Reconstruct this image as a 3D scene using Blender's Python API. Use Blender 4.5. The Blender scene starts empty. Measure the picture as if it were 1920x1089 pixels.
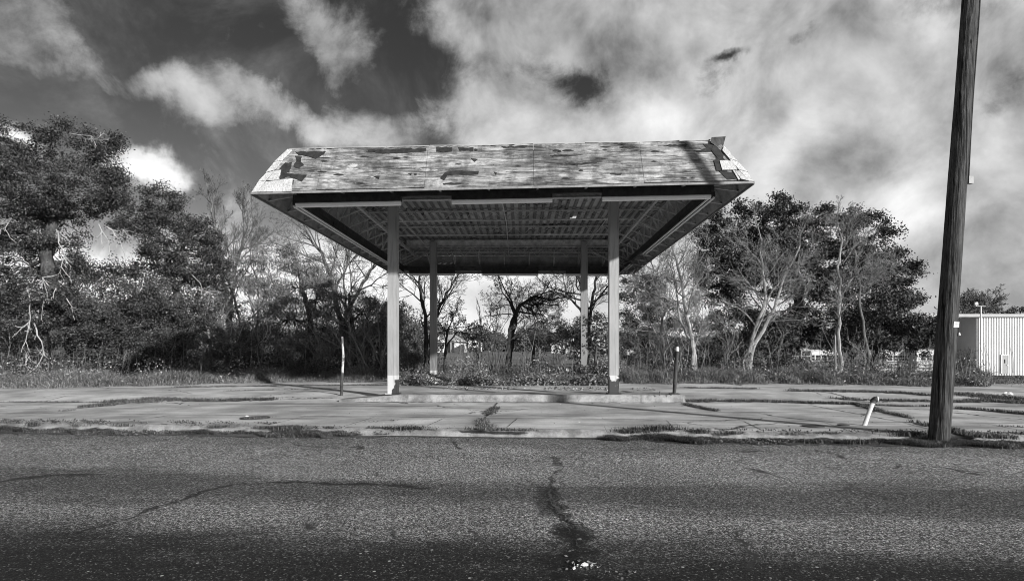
import bpy, math, random
import numpy as np
from mathutils import Vector
R = math.radians
C = bpy.context.scene.collection
SC = bpy.context.scene
rng = np.random.default_rng(7)
random.seed(7)

# ---------------------------------------------------------------- camera
EYE = 1.62; F = 1100.0; CX = 976.0; HY = 655.0       # focal length in photo pixels, where the axes vanish, the horizon
cam = bpy.data.cameras.new('camera'); camo = bpy.data.objects.new('camera', cam); C.objects.link(camo)
camo.location = (0, 0, EYE); camo.rotation_euler = (R(90), 0, 0)
cam.sensor_width = 36; cam.lens = 36 * F / 1920; cam.sensor_fit = 'HORIZONTAL'
cam.shift_x = (960 - CX) / 1920; cam.shift_y = (HY - 544.5) / 1920
cam.clip_start = 0.1; cam.clip_end = 6000
SC.camera = camo
# ---------------------------------------------------------------- exposure
SC.view_settings.view_transform = 'Standard'; SC.view_settings.look = 'None'
SC.view_settings.gamma = 1; SC.view_settings.exposure = 0.35
SC.cycles.pixel_filter_type = 'BLACKMAN_HARRIS'; SC.cycles.filter_width = 1.0
SC.cycles.max_bounces = 5; SC.cycles.diffuse_bounces = 3; SC.cycles.glossy_bounces = 2
SC.cycles.transparent_max_bounces = 4; SC.cycles.sample_clamp_indirect = 4
# ---------------------------------------------------------------- sun
SUN_AZ = 45.5; SUN_EL = 17.5                            # azimuth measured from +x towards -y (behind the camera, right)
sd = Vector((math.cos(R(SUN_AZ)) * math.cos(R(SUN_EL)), -math.sin(R(SUN_AZ)) * math.cos(R(SUN_EL)), math.sin(R(SUN_EL))))
sun = bpy.data.lights.new('sun', 'SUN'); suno = bpy.data.objects.new('sun', sun); C.objects.link(suno)
sun.energy = 4.9; sun.angle = R(1.4); sun.color = (1.0, 0.995, 0.985)
suno.rotation_euler = sd.to_track_quat('Z', 'Y').to_euler(); suno.location = (10, -10, 20)

# ---------------------------------------------------------------- node helper
class NT:
    def __init__(s, tree): s.t = tree; s.n = tree.nodes; s.l = tree.links; s.n.clear()
    def new(s, typ, **kw):
        nd = s.n.new(typ)
        for k, v in kw.items():
            if k.startswith('_'): setattr(nd, k[1:], v)
        return nd
    def put(s, sock, v):
        if isinstance(v, bpy.types.NodeSocket): s.l.new(v, sock)
        else: sock.default_value = v
    def math(s, op, a, b=0.0, c=None, clamp=False):
        nd = s.n.new('ShaderNodeMath'); nd.operation = op; nd.use_clamp = clamp
        s.put(nd.inputs[0], a); s.put(nd.inputs[1], b)
        if c is not None: s.put(nd.inputs[2], c)
        return nd.outputs[0]
    def vmath(s, op, a, b=(0, 0, 0)):
        nd = s.n.new('ShaderNodeVectorMath'); nd.operation = op
        s.put(nd.inputs[0], a); s.put(nd.inputs[1], b); return nd.outputs[0]
    def noise(s, vec, scale, detail=4, rough=0.55, dist=0.0, color=False):
        nd = s.n.new('ShaderNodeTexNoise'); s.put(nd.inputs['Vector'], vec)
        nd.inputs['Scale'].default_value = scale; nd.inputs['Detail'].default_value = detail
        nd.inputs['Roughness'].default_value = rough; nd.inputs['Distortion'].default_value = dist
        return nd.outputs['Color'] if color else nd.outputs['Fac']
    def voro(s, vec, scale, out='Distance', feature='F1', rand=1.0):
        nd = s.n.new('ShaderNodeTexVoronoi'); nd.feature = feature; s.put(nd.inputs['Vector'], vec)
        nd.inputs['Scale'].default_value = scale; nd.inputs['Randomness'].default_value = rand
        return nd.outputs[out]
    def ramp(s, v, a, b, lo=0.0, hi=1.0, smooth=True):
        nd = s.n.new('ShaderNodeMapRange'); nd.interpolation_type = 'SMOOTHSTEP' if smooth else 'LINEAR'
        s.put(nd.inputs[0], v); s.put(nd.inputs[1], a); s.put(nd.inputs[2], b); s.put(nd.inputs[3], lo); s.put(nd.inputs[4], hi)
        return nd.outputs[0]
    def mix(s, f, a, b):
        nd = s.n.new('ShaderNodeMix'); nd.data_type = 'FLOAT'; nd.clamp_factor = True
        s.put(nd.inputs[0], f); s.put(nd.inputs[2], a); s.put(nd.inputs[3], b); return nd.outputs[0]
    def mapping(s, vec, loc=(0, 0, 0), rot=(0, 0, 0), scale=(1, 1, 1), typ='POINT'):
        nd = s.n.new('ShaderNodeMapping'); nd.vector_type = typ; s.put(nd.inputs[0], vec)
        nd.inputs[1].default_value = loc; nd.inputs[2].default_value = rot; nd.inputs[3].default_value = scale
        return nd.outputs[0]
    def combine(s, x, y, z=0.0):
        nd = s.n.new('ShaderNodeCombineXYZ'); s.put(nd.inputs[0], x); s.put(nd.inputs[1], y); s.put(nd.inputs[2], z); return nd.outputs[0]
    def sep(s, v):
        nd = s.n.new('ShaderNodeSeparateXYZ'); s.put(nd.inputs[0], v); return nd.outputs
    def grey(s, v):
        nd = s.n.new('ShaderNodeCombineColor')
        for i in range(3): s.put(nd.inputs[i], v)
        return nd.outputs[0]

# ---------------------------------------------------------------- sky
world = bpy.data.worlds.new('World'); SC.world = world; world.use_nodes = True
t = NT(world.node_tree)
out = t.n.new('ShaderNodeOutputWorld'); bg = t.n.new('ShaderNodeBackground'); t.l.new(bg.outputs[0], out.inputs[0])
bg.inputs['Strength'].default_value = 0.10
gen = t.n.new('ShaderNodeTexCoord').outputs['Generated']
sky = t.n.new('ShaderNodeTexSky'); sky.sky_type = 'NISHITA'; sky.sun_disc = False
sky.sun_elevation = R(SUN_EL); sky.sun_rotation = R(90 + SUN_AZ); sky.air_density = 1.0; sky.dust_density = 0.6; sky.ozone_density = 2.0
red = t.n.new('ShaderNodeSeparateColor'); t.l.new(sky.outputs[0], red.inputs[0])
X, Y, Z = t.sep(t.vmath('NORMALIZE', gen))
az = t.math('ARCTAN2', X, Y); el = t.math('ARCSINE', Z)
pos = t.combine(az, el)
wob = t.noise(pos, 5.0, 6, 0.62, 0, True)
wob = t.vmath('SUBTRACT', wob, (0.5, 0.5, 0.5))
wv = t.n.new('ShaderNodeVectorMath'); wv.operation = 'SCALE'; t.l.new(wob, wv.inputs[0]); wv.inputs['Scale'].default_value = 0.12
posw = t.vmath('ADD', pos, wv.outputs[0])
def ang(px, py):
    a = math.atan((px - CX) / F); return a, math.atan((HY - py) / F * math.cos(a)), math.cos(a)
def blobs(lst, vec):
    acc = None
    for px, py, rx, ry, rot, amp in lst:
        a, e, c = ang(px, py)
        v = t.mapping(vec, (a, e, 0), (0, 0, R(rot)), (rx / F * c * c, ry / F * c, 1), 'TEXTURE')
        ln = t.n.new('ShaderNodeVectorMath'); ln.operation = 'LENGTH'; t.l.new(v, ln.inputs[0])
        b = t.ramp(ln.outputs['Value'], 0.0, 1.6, amp, 0.0)
        acc = b if acc is None else t.math('ADD', acc, b)
    return acc
COVER = [(20,40,130,80,-25,.75),(150,75,120,44,-38,.75),(330,60,120,50,0,-.5),(90,175,170,34,-6,-.75),(250,110,50,40,0,-.4),(-250,200,150,150,0,.5),
  (400,185,112,62,-18,1.15),(500,170,110,26,-32,.75),(290,165,55,30,30,.55),(600,250,110,42,-12,.9),(700,255,90,40,0,.6),
  (590,30,100,45,-30,.85),(610,110,60,40,-50,.6),(690,70,60,50,-50,.45),(480,20,70,30,-20,.3),
  (1350,120,560,300,0,1.5),(1000,40,240,110,0,1.0),(930,220,140,60,-15,.9),(1500,400,600,220,0,1.3),(2000,300,400,300,0,1.0),
  (290,325,58,36,-8,1.5),(235,300,40,34,0,1.1),(30,235,70,20,-8,1.4),(700,540,420,95,0,1.2),(250,530,420,90,0,1.0),(1000,560,500,120,0,1.3),
  (1045,135,120,55,0,-.85),(880,140,60,40,0,-.9),(770,120,70,80,0,-.9),(1895,200,100,75,0,-1.4),(1370,88,32,10,15,-.9),(1345,135,45,38,60,-.75),(1490,66,30,16,0,-.8),
  (1100,170,60,40,-20,-.7),(1190,190,60,30,0,-.3),(1250,25,90,30,0,-.25)]
cov0 = blobs(COVER, posw)
pm = t.mapping(pos, (0, 0, 0), (0, 0, R(-30)), (1, 1.45, 1))
n1 = t.noise(pm, 5.0, 8, 0.58, 0.2)
r1 = t.noise(pos, 6.5, 7, 0.56, 0.3); r2 = t.noise(t.vmath('ADD', pos, (.02, .035, 0)), 6.5, 7, 0.56, 0.3)
relief = t.math('SUBTRACT', r1, r2)                    # which side of each billow faces the light
n2 = t.noise(pos, 20.0, 6, 0.62, 0.25)
n3 = t.noise(pos, 9.0, 10, 0.68, 0.5)
d = t.math('ADD', t.math('MULTIPLY', t.math('SUBTRACT', n1, 0.5), 1.9), t.math('MULTIPLY', t.math('SUBTRACT', n3, 0.5), 2.1))
d = t.math('ADD', d, t.math('MULTIPLY', t.math('SUBTRACT', n2, 0.5), 0.55))
cov = t.math('ADD', cov0, d)
cov = t.ramp(cov, 0.08, 1.25)
veil = t.math('MULTIPLY', t.ramp(t.noise(pm, 3.0, 7, .62, .6), .42, .68, 0, .30), t.ramp(n3, .3, .7, .5, 1.2))
cov = t.math('MAXIMUM', cov, veil)
BRIGHT = [(1250,210,130,60,25,.30),(1390,150,60,50,0,.12),(1500,265,90,50,30,.30),(1720,380,80,70,0,.30),(1560,420,140,60,0,.16),(1870,330,120,60,0,.14),
  (1330,330,160,60,0,.22),(960,250,140,40,0,.20),(280,325,70,45,0,.42),(40,235,80,30,0,.50),(390,200,80,50,0,.12),(640,270,120,40,0,.16),
  (700,450,500,110,0,.36),(1000,600,700,130,0,.34),(200,520,380,90,0,.42),(1150,20,200,60,0,-.02),(1250,90,300,80,0,-.06),(1620,300,130,60,-20,-.05),
  (930,560,80,35,0,-.26),(1800,470,160,50,0,-.16),(1850,560,140,40,0,-.06),(1500,130,260,60,0,.03),(100,60,150,80,0,-.05),(880,60,150,80,0,-.10),(1780,60,160,80,0,.16)]
br = t.math('ADD', blobs(BRIGHT, posw), 0.35)
br = t.math('ADD', br, t.math('MULTIPLY', t.math('SUBTRACT', n1, 0.5), 0.26))
br = t.math('ADD', br, t.math('MULTIPLY', t.math('SUBTRACT', n2, 0.5), 0.10))
br = t.math('ADD', br, t.math('MULTIPLY', relief, .85))
br = t.math('MAXIMUM', br, 0.10)
behind = t.ramp(Y, -0.1, 0.25)                          # the half of the sky behind the camera: thin broken cloud
cov = t.mix(behind, t.ramp(n1, 0.3, 0.6, .3, 1), cov); br = t.mix(behind, .27, br)
# red-filter black and white: the blue sky's red channel, darker overhead
skyr = t.math('MULTIPLY', red.outputs[0], 0.42)
skyr = t.math('POWER', t.math('MAXIMUM', skyr, 0.0001), 1.25)
skyr = t.math('MULTIPLY', skyr, t.ramp(el, .08, .45, 1.7, .9))
total = t.mix(cov, skyr, t.math('MULTIPLY', br, 10.0))
t.l.new(t.grey(total), bg.inputs['Color'])

# ---------------------------------------------------------------- pixel to world
def P(px, py, d): return np.array([(px - CX) / F * d, d, EYE + (HY - py) / F * d])
def G(px, py, z):
    d = (EYE - z) * F / (py - HY); return np.array([(px - CX) / F * d, d, z])
def sm(v): v = np.clip(v, 0, 1); return v * v * (3 - 2 * v)

# ---------------------------------------------------------------- mesh builders
class MB:
    def __init__(s): s.v = []; s.f = {}; s.n = 0
    def add(s, V, Fs):
        V = np.asarray(V, float).reshape(-1, 3); Fs = np.asarray(Fs, dtype=np.int64)
        s.v.append(V); s.f.setdefault(Fs.shape[1], []).append(Fs + s.n); s.n += len(V); return s
    def box(s, x0, x1, y0, y1, z0, z1):
        V = [(x, y, z) for z in (z0, z1) for y in (y0, y1) for x in (x0, x1)]
        return s.add(V, [(0, 2, 3, 1), (4, 5, 7, 6), (0, 1, 5, 4), (2, 6, 7, 3), (0, 4, 6, 2), (1, 3, 7, 5)])
    def bar(s, p, q, w, h, up=(0, 0, 1)):
        p = np.array(p, float); q = np.array(q, float); d = q - p; d /= np.linalg.norm(d) + 1e-9
        a = np.cross(d, up)
        if np.linalg.norm(a) < 1e-4: a = np.cross(d, (0, 1, 0))
        a /= np.linalg.norm(a); b = np.cross(a, d)
        o = [(-w/2, -h/2), (w/2, -h/2), (w/2, h/2), (-w/2, h/2)]
        V = [e + a * i + b * j for e in (p, q) for i, j in o]
        return s.add(V, [(0, 1, 2, 3), (7, 6, 5, 4), (0, 4, 5, 1), (1, 5, 6, 2), (2, 6, 7, 3), (3, 7, 4, 0)])
    def tube(s, pts, r, n=6, cap=False):
        pts = np.asarray(pts, float); m = len(pts); r = np.broadcast_to(np.asarray(r, float), (m,))
        d = np.gradient(pts, axis=0); d /= np.linalg.norm(d, axis=1, keepdims=True) + 1e-9
        ref = np.array([0, 0, 1.0]) if abs(d[0][2]) < .8 else np.array([1.0, 0, 0])
        a = np.cross(d, ref); a /= np.linalg.norm(a, axis=1, keepdims=True) + 1e-9
        b = np.cross(d, a); th = np.arange(n) * 2 * np.pi / n
        V = pts[:, None] + r[:, None, None] * (a[:, None] * np.cos(th)[None, :, None] + b[:, None] * np.sin(th)[None, :, None])
        i = np.arange(m - 1)[:, None] * n; j = np.arange(n)[None]; k = (j + 1) % n
        Fq = np.stack([i + j, i + k, i + n + k, i + n + j], -1).reshape(-1, 4)
        base = s.n; s.add(V.reshape(-1, 3), Fq)
        if cap:
            for e, c in ((0, pts[0]), (m - 1, pts[-1])):
                s.v.append(c[None]); ci = s.n; s.n += 1
                ring = base + e * n + np.arange(n)
                s.f.setdefault(3, []).append(np.stack([ring, np.roll(ring, -1), np.full(n, ci)], -1))
        return s
    def slab(s, poly, thick):
        """polygon (k,3) extruded by a vector"""
        poly = np.asarray(poly, float); k = len(poly); th = np.asarray(thick, float)
        s.v.append(np.vstack([poly, poly + th])); n0 = s.n; s.n += 2 * k
        for i in range(k):
            j = (i + 1) % k; s.f.setdefault(4, []).append(np.array([[n0 + i, n0 + j, n0 + k + j, n0 + k + i]]))
        s.f.setdefault(k, []).append(np.array([np.arange(k) + n0 + k])); s.f.setdefault(k, []).append(np.array([np.arange(k)[::-1] + n0])); return s
    def obj(s, name, mat, parent=None, base=None, smooth=False, warp=None):
        V = np.vstack(s.v) if s.v else np.zeros((0, 3))
        if warp is not None: V = warp(V)
        off = np.zeros(3) if base is None else np.asarray(base, float)
        if parent is not None: off = np.array(parent.get('_o', (0, 0, 0)), float)
        V = V - off
        me = bpy.data.meshes.new(name)
        loops = []; starts = []; c = 0
        for k, L in s.f.items():
            A = np.vstack(L); loops.append(A.ravel()); starts.append(c + np.arange(len(A)) * k); c += A.size
        lo = np.concatenate(loops).astype(np.int32); st = np.concatenate(starts).astype(np.int32)
        me.vertices.add(len(V)); me.vertices.foreach_set('co', V.ravel().astype(np.float32))
        me.loops.add(len(lo)); me.loops.foreach_set('vertex_index', lo)
        me.polygons.add(len(st)); me.polygons.foreach_set('loop_start', st)
        me.update(calc_edges=True); me.validate()
        me.polygons.foreach_set('use_smooth', np.full(len(me.polygons), bool(smooth)))
        if mat: me.materials.append(mat)
        o = bpy.data.objects.new(name, me); C.objects.link(o)
        o['_o'] = [float(v) for v in off]
        if parent is not None: o.parent = parent
        else: o.location = off
        return o
def tag(o, label, cat, group=None, kind=None):
    if label: o['label'] = label
    if cat: o['category'] = cat
    if group: o['group'] = group
    if kind: o['kind'] = kind
    return o
def thing(name, loc, label, cat, group=None):
    o = bpy.data.objects.new(name, None); C.objects.link(o); o.location = [float(v) for v in loc]
    o['_o'] = [float(v) for v in loc]; o.empty_display_size = .3
    return tag(o, label, cat, group)
def structure(o, label=None, cat=None):
    o['kind'] = 'structure'
    if label: o['label'] = label
    if cat: o['category'] = cat
    return o

# ---------------------------------------------------------------- materials
def mat(name, fn, rough=0.8, spec=0.3, bump=None):
    m = bpy.data.materials.new(name); m.use_nodes = True; tt = NT(m.node_tree)
    o = tt.n.new('ShaderNodeOutputMaterial'); b = tt.n.new('ShaderNodeBsdfPrincipled'); tt.l.new(b.outputs[0], o.inputs[0])
    co = tt.n.new('ShaderNodeTexCoord').outputs['Object']
    res = fn(tt, co)
    bmp = None
    if isinstance(res, tuple): res, bmp, strength, dist = res
    tt.l.new(tt.grey(res), b.inputs['Base Color'])
    b.inputs['Roughness'].default_value = rough; b.inputs['Specular IOR Level'].default_value = spec
    if bmp is not None:
        bn = tt.n.new('ShaderNodeBump'); bn.inputs['Strength'].default_value = strength; bn.inputs['Distance'].default_value = dist
        tt.l.new(bmp, bn.inputs['Height']); tt.l.new(bn.outputs[0], b.inputs['Normal'])
    return m
def plain(name, v, var=0.25, scale=6, rough=.7, spec=.3):
    def fn(t, co):
        n = t.noise(co, scale, 5, .6); n2 = t.noise(co, scale * 9, 3, .6)
        a = t.math('ADD', t.math('MULTIPLY', n, .7), t.math('MULTIPLY', n2, .3))
        return t.ramp(a, .3, .7, v * (1 - var), v * (1 + var))
    return mat(name, fn, rough, spec)
def leafmat(name, lo, hi, rough=.5, spec=.35, p=1.6):
    def fn(t, co):
        g = t.n.new('ShaderNodeNewGeometry').outputs['Random Per Island']
        big = t.noise(co, .6, 3, .6)
        return t.math('MULTIPLY', t.mix(t.math('POWER', g, p), lo, hi), t.ramp(big, .3, .7, .75, 1.25))
    return mat(name, fn, rough, spec)
def asphalt(t, co):
    rot = t.mapping(co, (0, 0, 0), (0, 0, R(-KERB_ANG)))
    x, y, z = t.sep(rot)
    w = t.noise(t.mapping(co, scale=(.3, 1, 1)), .9, 9, .72)
    yy = t.math('ADD', y, t.math('MULTIPLY', t.math('SUBTRACT', w, .5), 2.6))
    # wheel path worn into the surface; darker towards the near side and the kerb
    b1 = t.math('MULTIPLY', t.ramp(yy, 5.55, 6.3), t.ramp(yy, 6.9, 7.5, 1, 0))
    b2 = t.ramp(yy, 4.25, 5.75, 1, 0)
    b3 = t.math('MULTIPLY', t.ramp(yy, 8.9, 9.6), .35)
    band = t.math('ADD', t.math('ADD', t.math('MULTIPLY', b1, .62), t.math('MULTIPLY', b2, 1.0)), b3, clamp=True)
    g1 = t.voro(co, 95, 'Color'); gs = t.sep(g1)[0]
    g2 = t.noise(co, 95, 4, .9)
    g3 = t.noise(co, 36, 4, .75); g4 = t.noise(co, 17, 3, .7)
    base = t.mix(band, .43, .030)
    sp = t.math('ADD', t.math('MULTIPLY', gs, .16), g2)
    sp = t.math('ADD', sp, t.math('MULTIPLY', g3, .8)); sp = t.math('ADD', sp, t.math('MULTIPLY', g4, .3))
    v = t.math('MULTIPLY', base, t.math('POWER', t.ramp(sp, .98, 1.42, .0, 1.8, False), 2.0))
    patch = t.noise(co, .5, 7, .65)
    v = t.math('MULTIPLY', v, t.ramp(patch, .35, .65, .82, 1.15))
    sc1 = t.sep(t.voro(co, 88, 'Color')); v = t.math('MULTIPLY', v, t.ramp(sc1[0], .25, .95, .35, 1.75, False)); v = t.mix(t.ramp(sc1[1], .955, .96), v, t.math('ADD', t.math('MULTIPLY', base, .9), .16))
    ws = t.ramp(t.sep(t.voro(co, 24, 'Color'))[1], .985, .99)
    wd = t.ramp(t.voro(co, 24), .25, .3, 1, 0)
    v = t.mix(t.math('MULTIPLY', ws, wd), v, .5)
    # sealed seams and the long crack, each a line on the road surface
    wq = t.vmath('ADD', co, t.vmath('MULTIPLY', t.vmath('SUBTRACT', t.noise(co, 4.5, 8, .8, 0, True), (.5, .5, .5)), (.42, .42, 0)))
    wq = t.vmath('ADD', wq, t.vmath('MULTIPLY', t.vmath('SUBTRACT', t.noise(co, 1.3, 2, .5, 0, True), (.5, .5, .5)), (.3, .3, 0)))
    def gp(px, py): d_ = EYE * F / (py - HY); return ((px - CX) / F * d_, d_, 0)
    def line(pts):
        acc = None
        for a, b in zip(pts[:-1], pts[1:]):
            a, b = Vector(gp(*a)), Vector(gp(*b)); ab = b - a
            ap = t.vmath('MULTIPLY', t.vmath('SUBTRACT', wq, tuple(a)), (1, 1, 0))
            dt = t.n.new('ShaderNodeVectorMath'); dt.operation = 'DOT_PRODUCT'; t.l.new(ap, dt.inputs[0]); dt.inputs[1].default_value = tuple(ab / ab.length_squared)
            tt_ = t.math('ADD', dt.outputs['Value'], 0, clamp=True)
            sc = t.n.new('ShaderNodeVectorMath'); sc.operation = 'SCALE'; sc.inputs[0].default_value = tuple(ab); t.l.new(tt_, sc.inputs['Scale'])
            ln = t.n.new('ShaderNodeVectorMath'); ln.operation = 'LENGTH'; t.l.new(t.vmath('SUBTRACT', ap, sc.outputs[0]), ln.inputs[0])
            acc = ln.outputs['Value'] if acc is None else t.math('MINIMUM', acc, ln.outputs['Value'])
        return acc
    nn_ = t.math('MULTIPLY', t.noise(co, 9, 6, .8), t.ramp(t.noise(co, 2.2, 4, .6), .36, .6, .25, 1.25))
    d1 = line([(150, 1000), (240, 970), (345, 935), (380, 920), (440, 907), (560, 903), (690, 908), (800, 917)])
    v = t.math('MULTIPLY', v, t.mix(t.ramp(t.math('SUBTRACT', d1, t.math('MULTIPLY', nn_, .10)), -.015, .015, 1, 0), 1, .2))
    d2 = line([(-60, 912), (20, 899), (90, 891), (180, 890)])
    v = t.math('MULTIPLY', v, t.mix(t.ramp(t.math('SUBTRACT', d2, t.math('MULTIPLY', nn_, .13)), -.015, .015, 1, 0), 1, .3))
    d3 = line([(1028, 918), (1036, 942), (1060, 975), (1084, 1004)])
    v = t.math('MULTIPLY', v, t.mix(t.ramp(t.math('SUBTRACT', d3, t.math('MULTIPLY', nn_, .30)), -.04, .01, 1, 0), 1, .33))
    d6 = line([(1044, 880), (1036, 900), (1030, 925), (1048, 960), (1072, 990), (1080, 1030), (1070, 1100)])
    v = t.math('MULTIPLY', v, t.mix(t.ramp(d6, .008, .03, 1, 0), 1, .12))
    d4 = line([(1062, 1006), (1078, 1024), (1074, 1050), (1082, 1100)])
    v = t.math('MULTIPLY', v, t.mix(t.ramp(t.math('SUBTRACT', d4, t.math('MULTIPLY', nn_, .42)), -.09, .03, 1, 0), 1, .16))
    v = t.mix(t.math('MULTIPLY', t.ramp(d4, .10, .14, 1, 0), t.ramp(t.noise(co, 13, 4, .7), .60, .64)), v, .22)
    d5 = line([(1038, 858), (1044, 868), (1050, 884)])
    v = t.math('MULTIPLY', v, t.mix(t.ramp(t.math('SUBTRACT', d5, t.math('MULTIPLY', nn_, .16)), -.05, .0, 1, 0), 1, .3))
    # fine cracks
    cr = t.voro(t.vmath('ADD', co, t.vmath('MULTIPLY', t.noise(co, 2.5, 5, .6, 0, True), (.5, .5, 0))), .38, 'Distance', 'DISTANCE_TO_EDGE')
    cm = t.math('MULTIPLY', t.ramp(cr, .004, .012, 1, 0), t.ramp(t.noise(co, .7, 2), .56, .62))
    v = t.mix(cm, v, .03)
    h = t.math('ADD', t.math('MULTIPLY', gs, .3), g3)
    return v, h, .8, .02
def concrete(t, co):
    n = t.noise(co, .7, 8, .62); n2 = t.noise(t.mapping(co, scale=(.35, 1.6, 1)), 1.3, 6, .6); n3 = t.noise(co, 45, 4, .7)
    v = t.ramp(n, .32, .68, .32, .62)
    v = t.math('MULTIPLY', v, t.ramp(n2, .3, .7, .8, 1.14))
    v = t.math('MULTIPLY', v, t.ramp(n3, .25, .75, .8, 1.18, False))
    st = t.ramp(t.noise(t.mapping(co, (3, 1, 0), scale=(.12, .9, 1)), 1.0, 7, .65), .52, .66, 0, .42)
    v = t.math('MULTIPLY', v, t.math('SUBTRACT', 1, st))
    cr = t.voro(t.vmath('ADD', co, t.vmath('MULTIPLY', t.noise(co, 1.6, 6, .65, 0, True), (.9, .9, 0))), .22, 'Distance', 'DISTANCE_TO_EDGE')
    cm = t.math('MULTIPLY', t.ramp(cr, .002, .007, 1, 0), t.ramp(t.noise(co, .35, 2), .5, .56))
    v = t.mix(cm, v, .06)
    return v, n3, .35, .01
def old_concrete(t, co):
    n = t.noise(co, 2.2, 8, .7); n3 = t.noise(co, 40, 4, .7)
    v = t.ramp(n, .33, .66, .17, .42)
    v = t.math('MULTIPLY', v, t.ramp(n3, .25, .75, .72, 1.2, False))
    v = t.math('MULTIPLY', v, t.ramp(t.noise(t.mapping(co, scale=(1, 1, .1)), 3.0, 5, .7), .55, .72, 1, .62))
    return v, t.math('ADD', n3, n), .6, .03
def soil(t, co):
    n = t.noise(co, 1.5, 8, .7); n3 = t.noise(co, 30, 4, .7)
    return t.math('MULTIPLY', t.ramp(n, .3, .7, .06, .15), t.ramp(n3, .25, .75, .5, 1.5)), n3, .8, .03
def fieldmat(t, co):
    n = t.noise(t.mapping(co, scale=(.25, 1, 1)), .22, 8, .68); n3 = t.noise(co, 9, 5, .7)
    return t.math('MULTIPLY', t.ramp(n, .32, .68, .09, .22), t.ramp(n3, .25, .75, .5, 1.45))
def plywood(t, co):
    w = t.noise(t.mapping(co, scale=(.45, 1, 2.6)), 1.6, 5, .6, .8)
    gr = t.noise(t.mapping(co, scale=(.55, 3, 6.5)), 2.2, 9, .78, 1.6)
    fi = t.noise(t.mapping(co, scale=(4, 30, 75)), 3, 3, .6, .6)
    v = t.ramp(gr, .36, .62, .07, .42)
    v = t.math('MULTIPLY', v, t.ramp(w, .36, .64, .55, 1.2))
    v = t.math('MULTIPLY', v, t.ramp(fi, .3, .7, .72, 1.16))
    # knots and knot holes
    kp = t.mapping(co, scale=(1, .4, 2.1))
    kd = t.voro(kp, 2.3); kr = t.sep(t.voro(kp, 2.3, 'Color'))
    ksz = t.ramp(kr[0], .25, 1, .0, .13, False)
    v = t.math('MULTIPLY', v, t.ramp(kd, ksz, t.math('ADD', ksz, .07), .5, 1))
    v = t.mix(t.ramp(t.math('SUBTRACT', kd, t.math('MULTIPLY', ksz, .45)), 0, .014, 1, 0), v, .03)
    nl = t.voro(t.mapping(co, scale=(1, .5, 1.7)), 3.6); nr = t.sep(t.voro(t.mapping(co, scale=(1, .5, 1.7)), 3.6, 'Color'))[2]
    v = t.mix(t.math('MULTIPLY', t.ramp(nl, .035, .06, 1, 0), t.ramp(nr, .45, .5)), v, .035)
    # peeled outer ply, streaks along the grain
    pe = t.noise(t.mapping(co, (5, 0, 2), scale=(.7, 1, 3.6)), 1.5, 7, .7, .5)
    v = t.mix(t.ramp(pe, .63, .665), v, .05)
    v = t.mix(t.ramp(t.noise(t.mapping(co, (1, 0, 2), scale=(.8, 1, 3)), 1.7, 6, .7), .60, .68), v, .46)
    st_ = t.noise(t.mapping(co, (7, 0, 0), scale=(1, 1, .5)), 2.6, 8, .72); v = t.math('MULTIPLY', v, t.ramp(st_, .38, .6, .55, 1.15))
    return v, gr, .5, .01
def shake(t, co):
    gr = t.noise(t.mapping(co, scale=(34, 34, 1.6)), 1.4, 4, .6)
    return t.math('MULTIPLY', t.ramp(gr, .3, .7, .36, .66), t.ramp(t.noise(co, 3, 4), .3, .7, .85, 1.1)), gr, .6, .01
def deckmat(t, co):
    n = t.noise(co, 1.1, 9, .72); n2 = t.noise(co, 6, 8, .75, .4)
    v = t.ramp(t.noise(co, .8, 4), .3, .7, .30, .52)
    fx = t.math('FRACT', t.math('DIVIDE', t.math('ADD', t.sep(co)[0], 4.97), .25))
    v = t.math('MULTIPLY', v, t.mix(t.math('MULTIPLY', t.ramp(fx, .5, .58), t.ramp(fx, .92, 1.0, 1, 0)), 1, .38))  # rib shading painted in as dark stripes along the deck
    m = t.ramp(t.math('ADD', t.math('MULTIPLY', n, .6), t.math('MULTIPLY', n2, .5)), .59, .63)
    return t.mix(m, v, .022), n2, .4, .01
def colmat(kind):
    def fn(t, co):
        x, y, z = t.sep(co)
        n = t.noise(co, 3.2, 8, .7); n2 = t.noise(t.mapping(co, scale=(1, 1, .25)), 9, 6, .7)
        v = t.ramp(t.noise(t.mapping(co, scale=(2, 2, .4)), 2.2, 6, .6), .3, .7, .30, .385)
        if kind == 'rear': v = t.math('MULTIPLY', v, .68)  # shade on the rear columns deepened by darkening their paint
        low = t.ramp(z, .515, .52, 1, 0)
        v = t.mix(low, v, .56)
        v = t.math('MULTIPLY', v, t.ramp(t.noise(t.mapping(co, scale=(7, 7, .35)), 3, 6, .7), .5, .68, 1, .72))
        spots = t.math('MULTIPLY', t.ramp(n2, .68, .70), t.ramp(z, 2.6, 2.7, 1, 0))
        v = t.mix(spots, v, .05)
        if kind == 'left':
            m = t.math('MULTIPLY', t.ramp(t.math('ADD', n, t.math('MULTIPLY', x, 1.2)), .50, .53), t.ramp(z, .38, .42, 1, 0))
        elif kind == 'right':
            m = t.ramp(t.math('SUBTRACT', t.math('ADD', n, .12), t.math('MULTIPLY', z, .9)), .17, .2)
            m = t.math('MULTIPLY', m, t.ramp(n2, .62, .66, 1, 0)); m = t.math('MULTIPLY', m, low)
        else: m = t.math('MULTIPLY', t.ramp(n, .62, .66), low)
        return t.mix(m, v, .045)
    return mat('column_paint_' + kind, fn, .5, .4)
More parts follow.
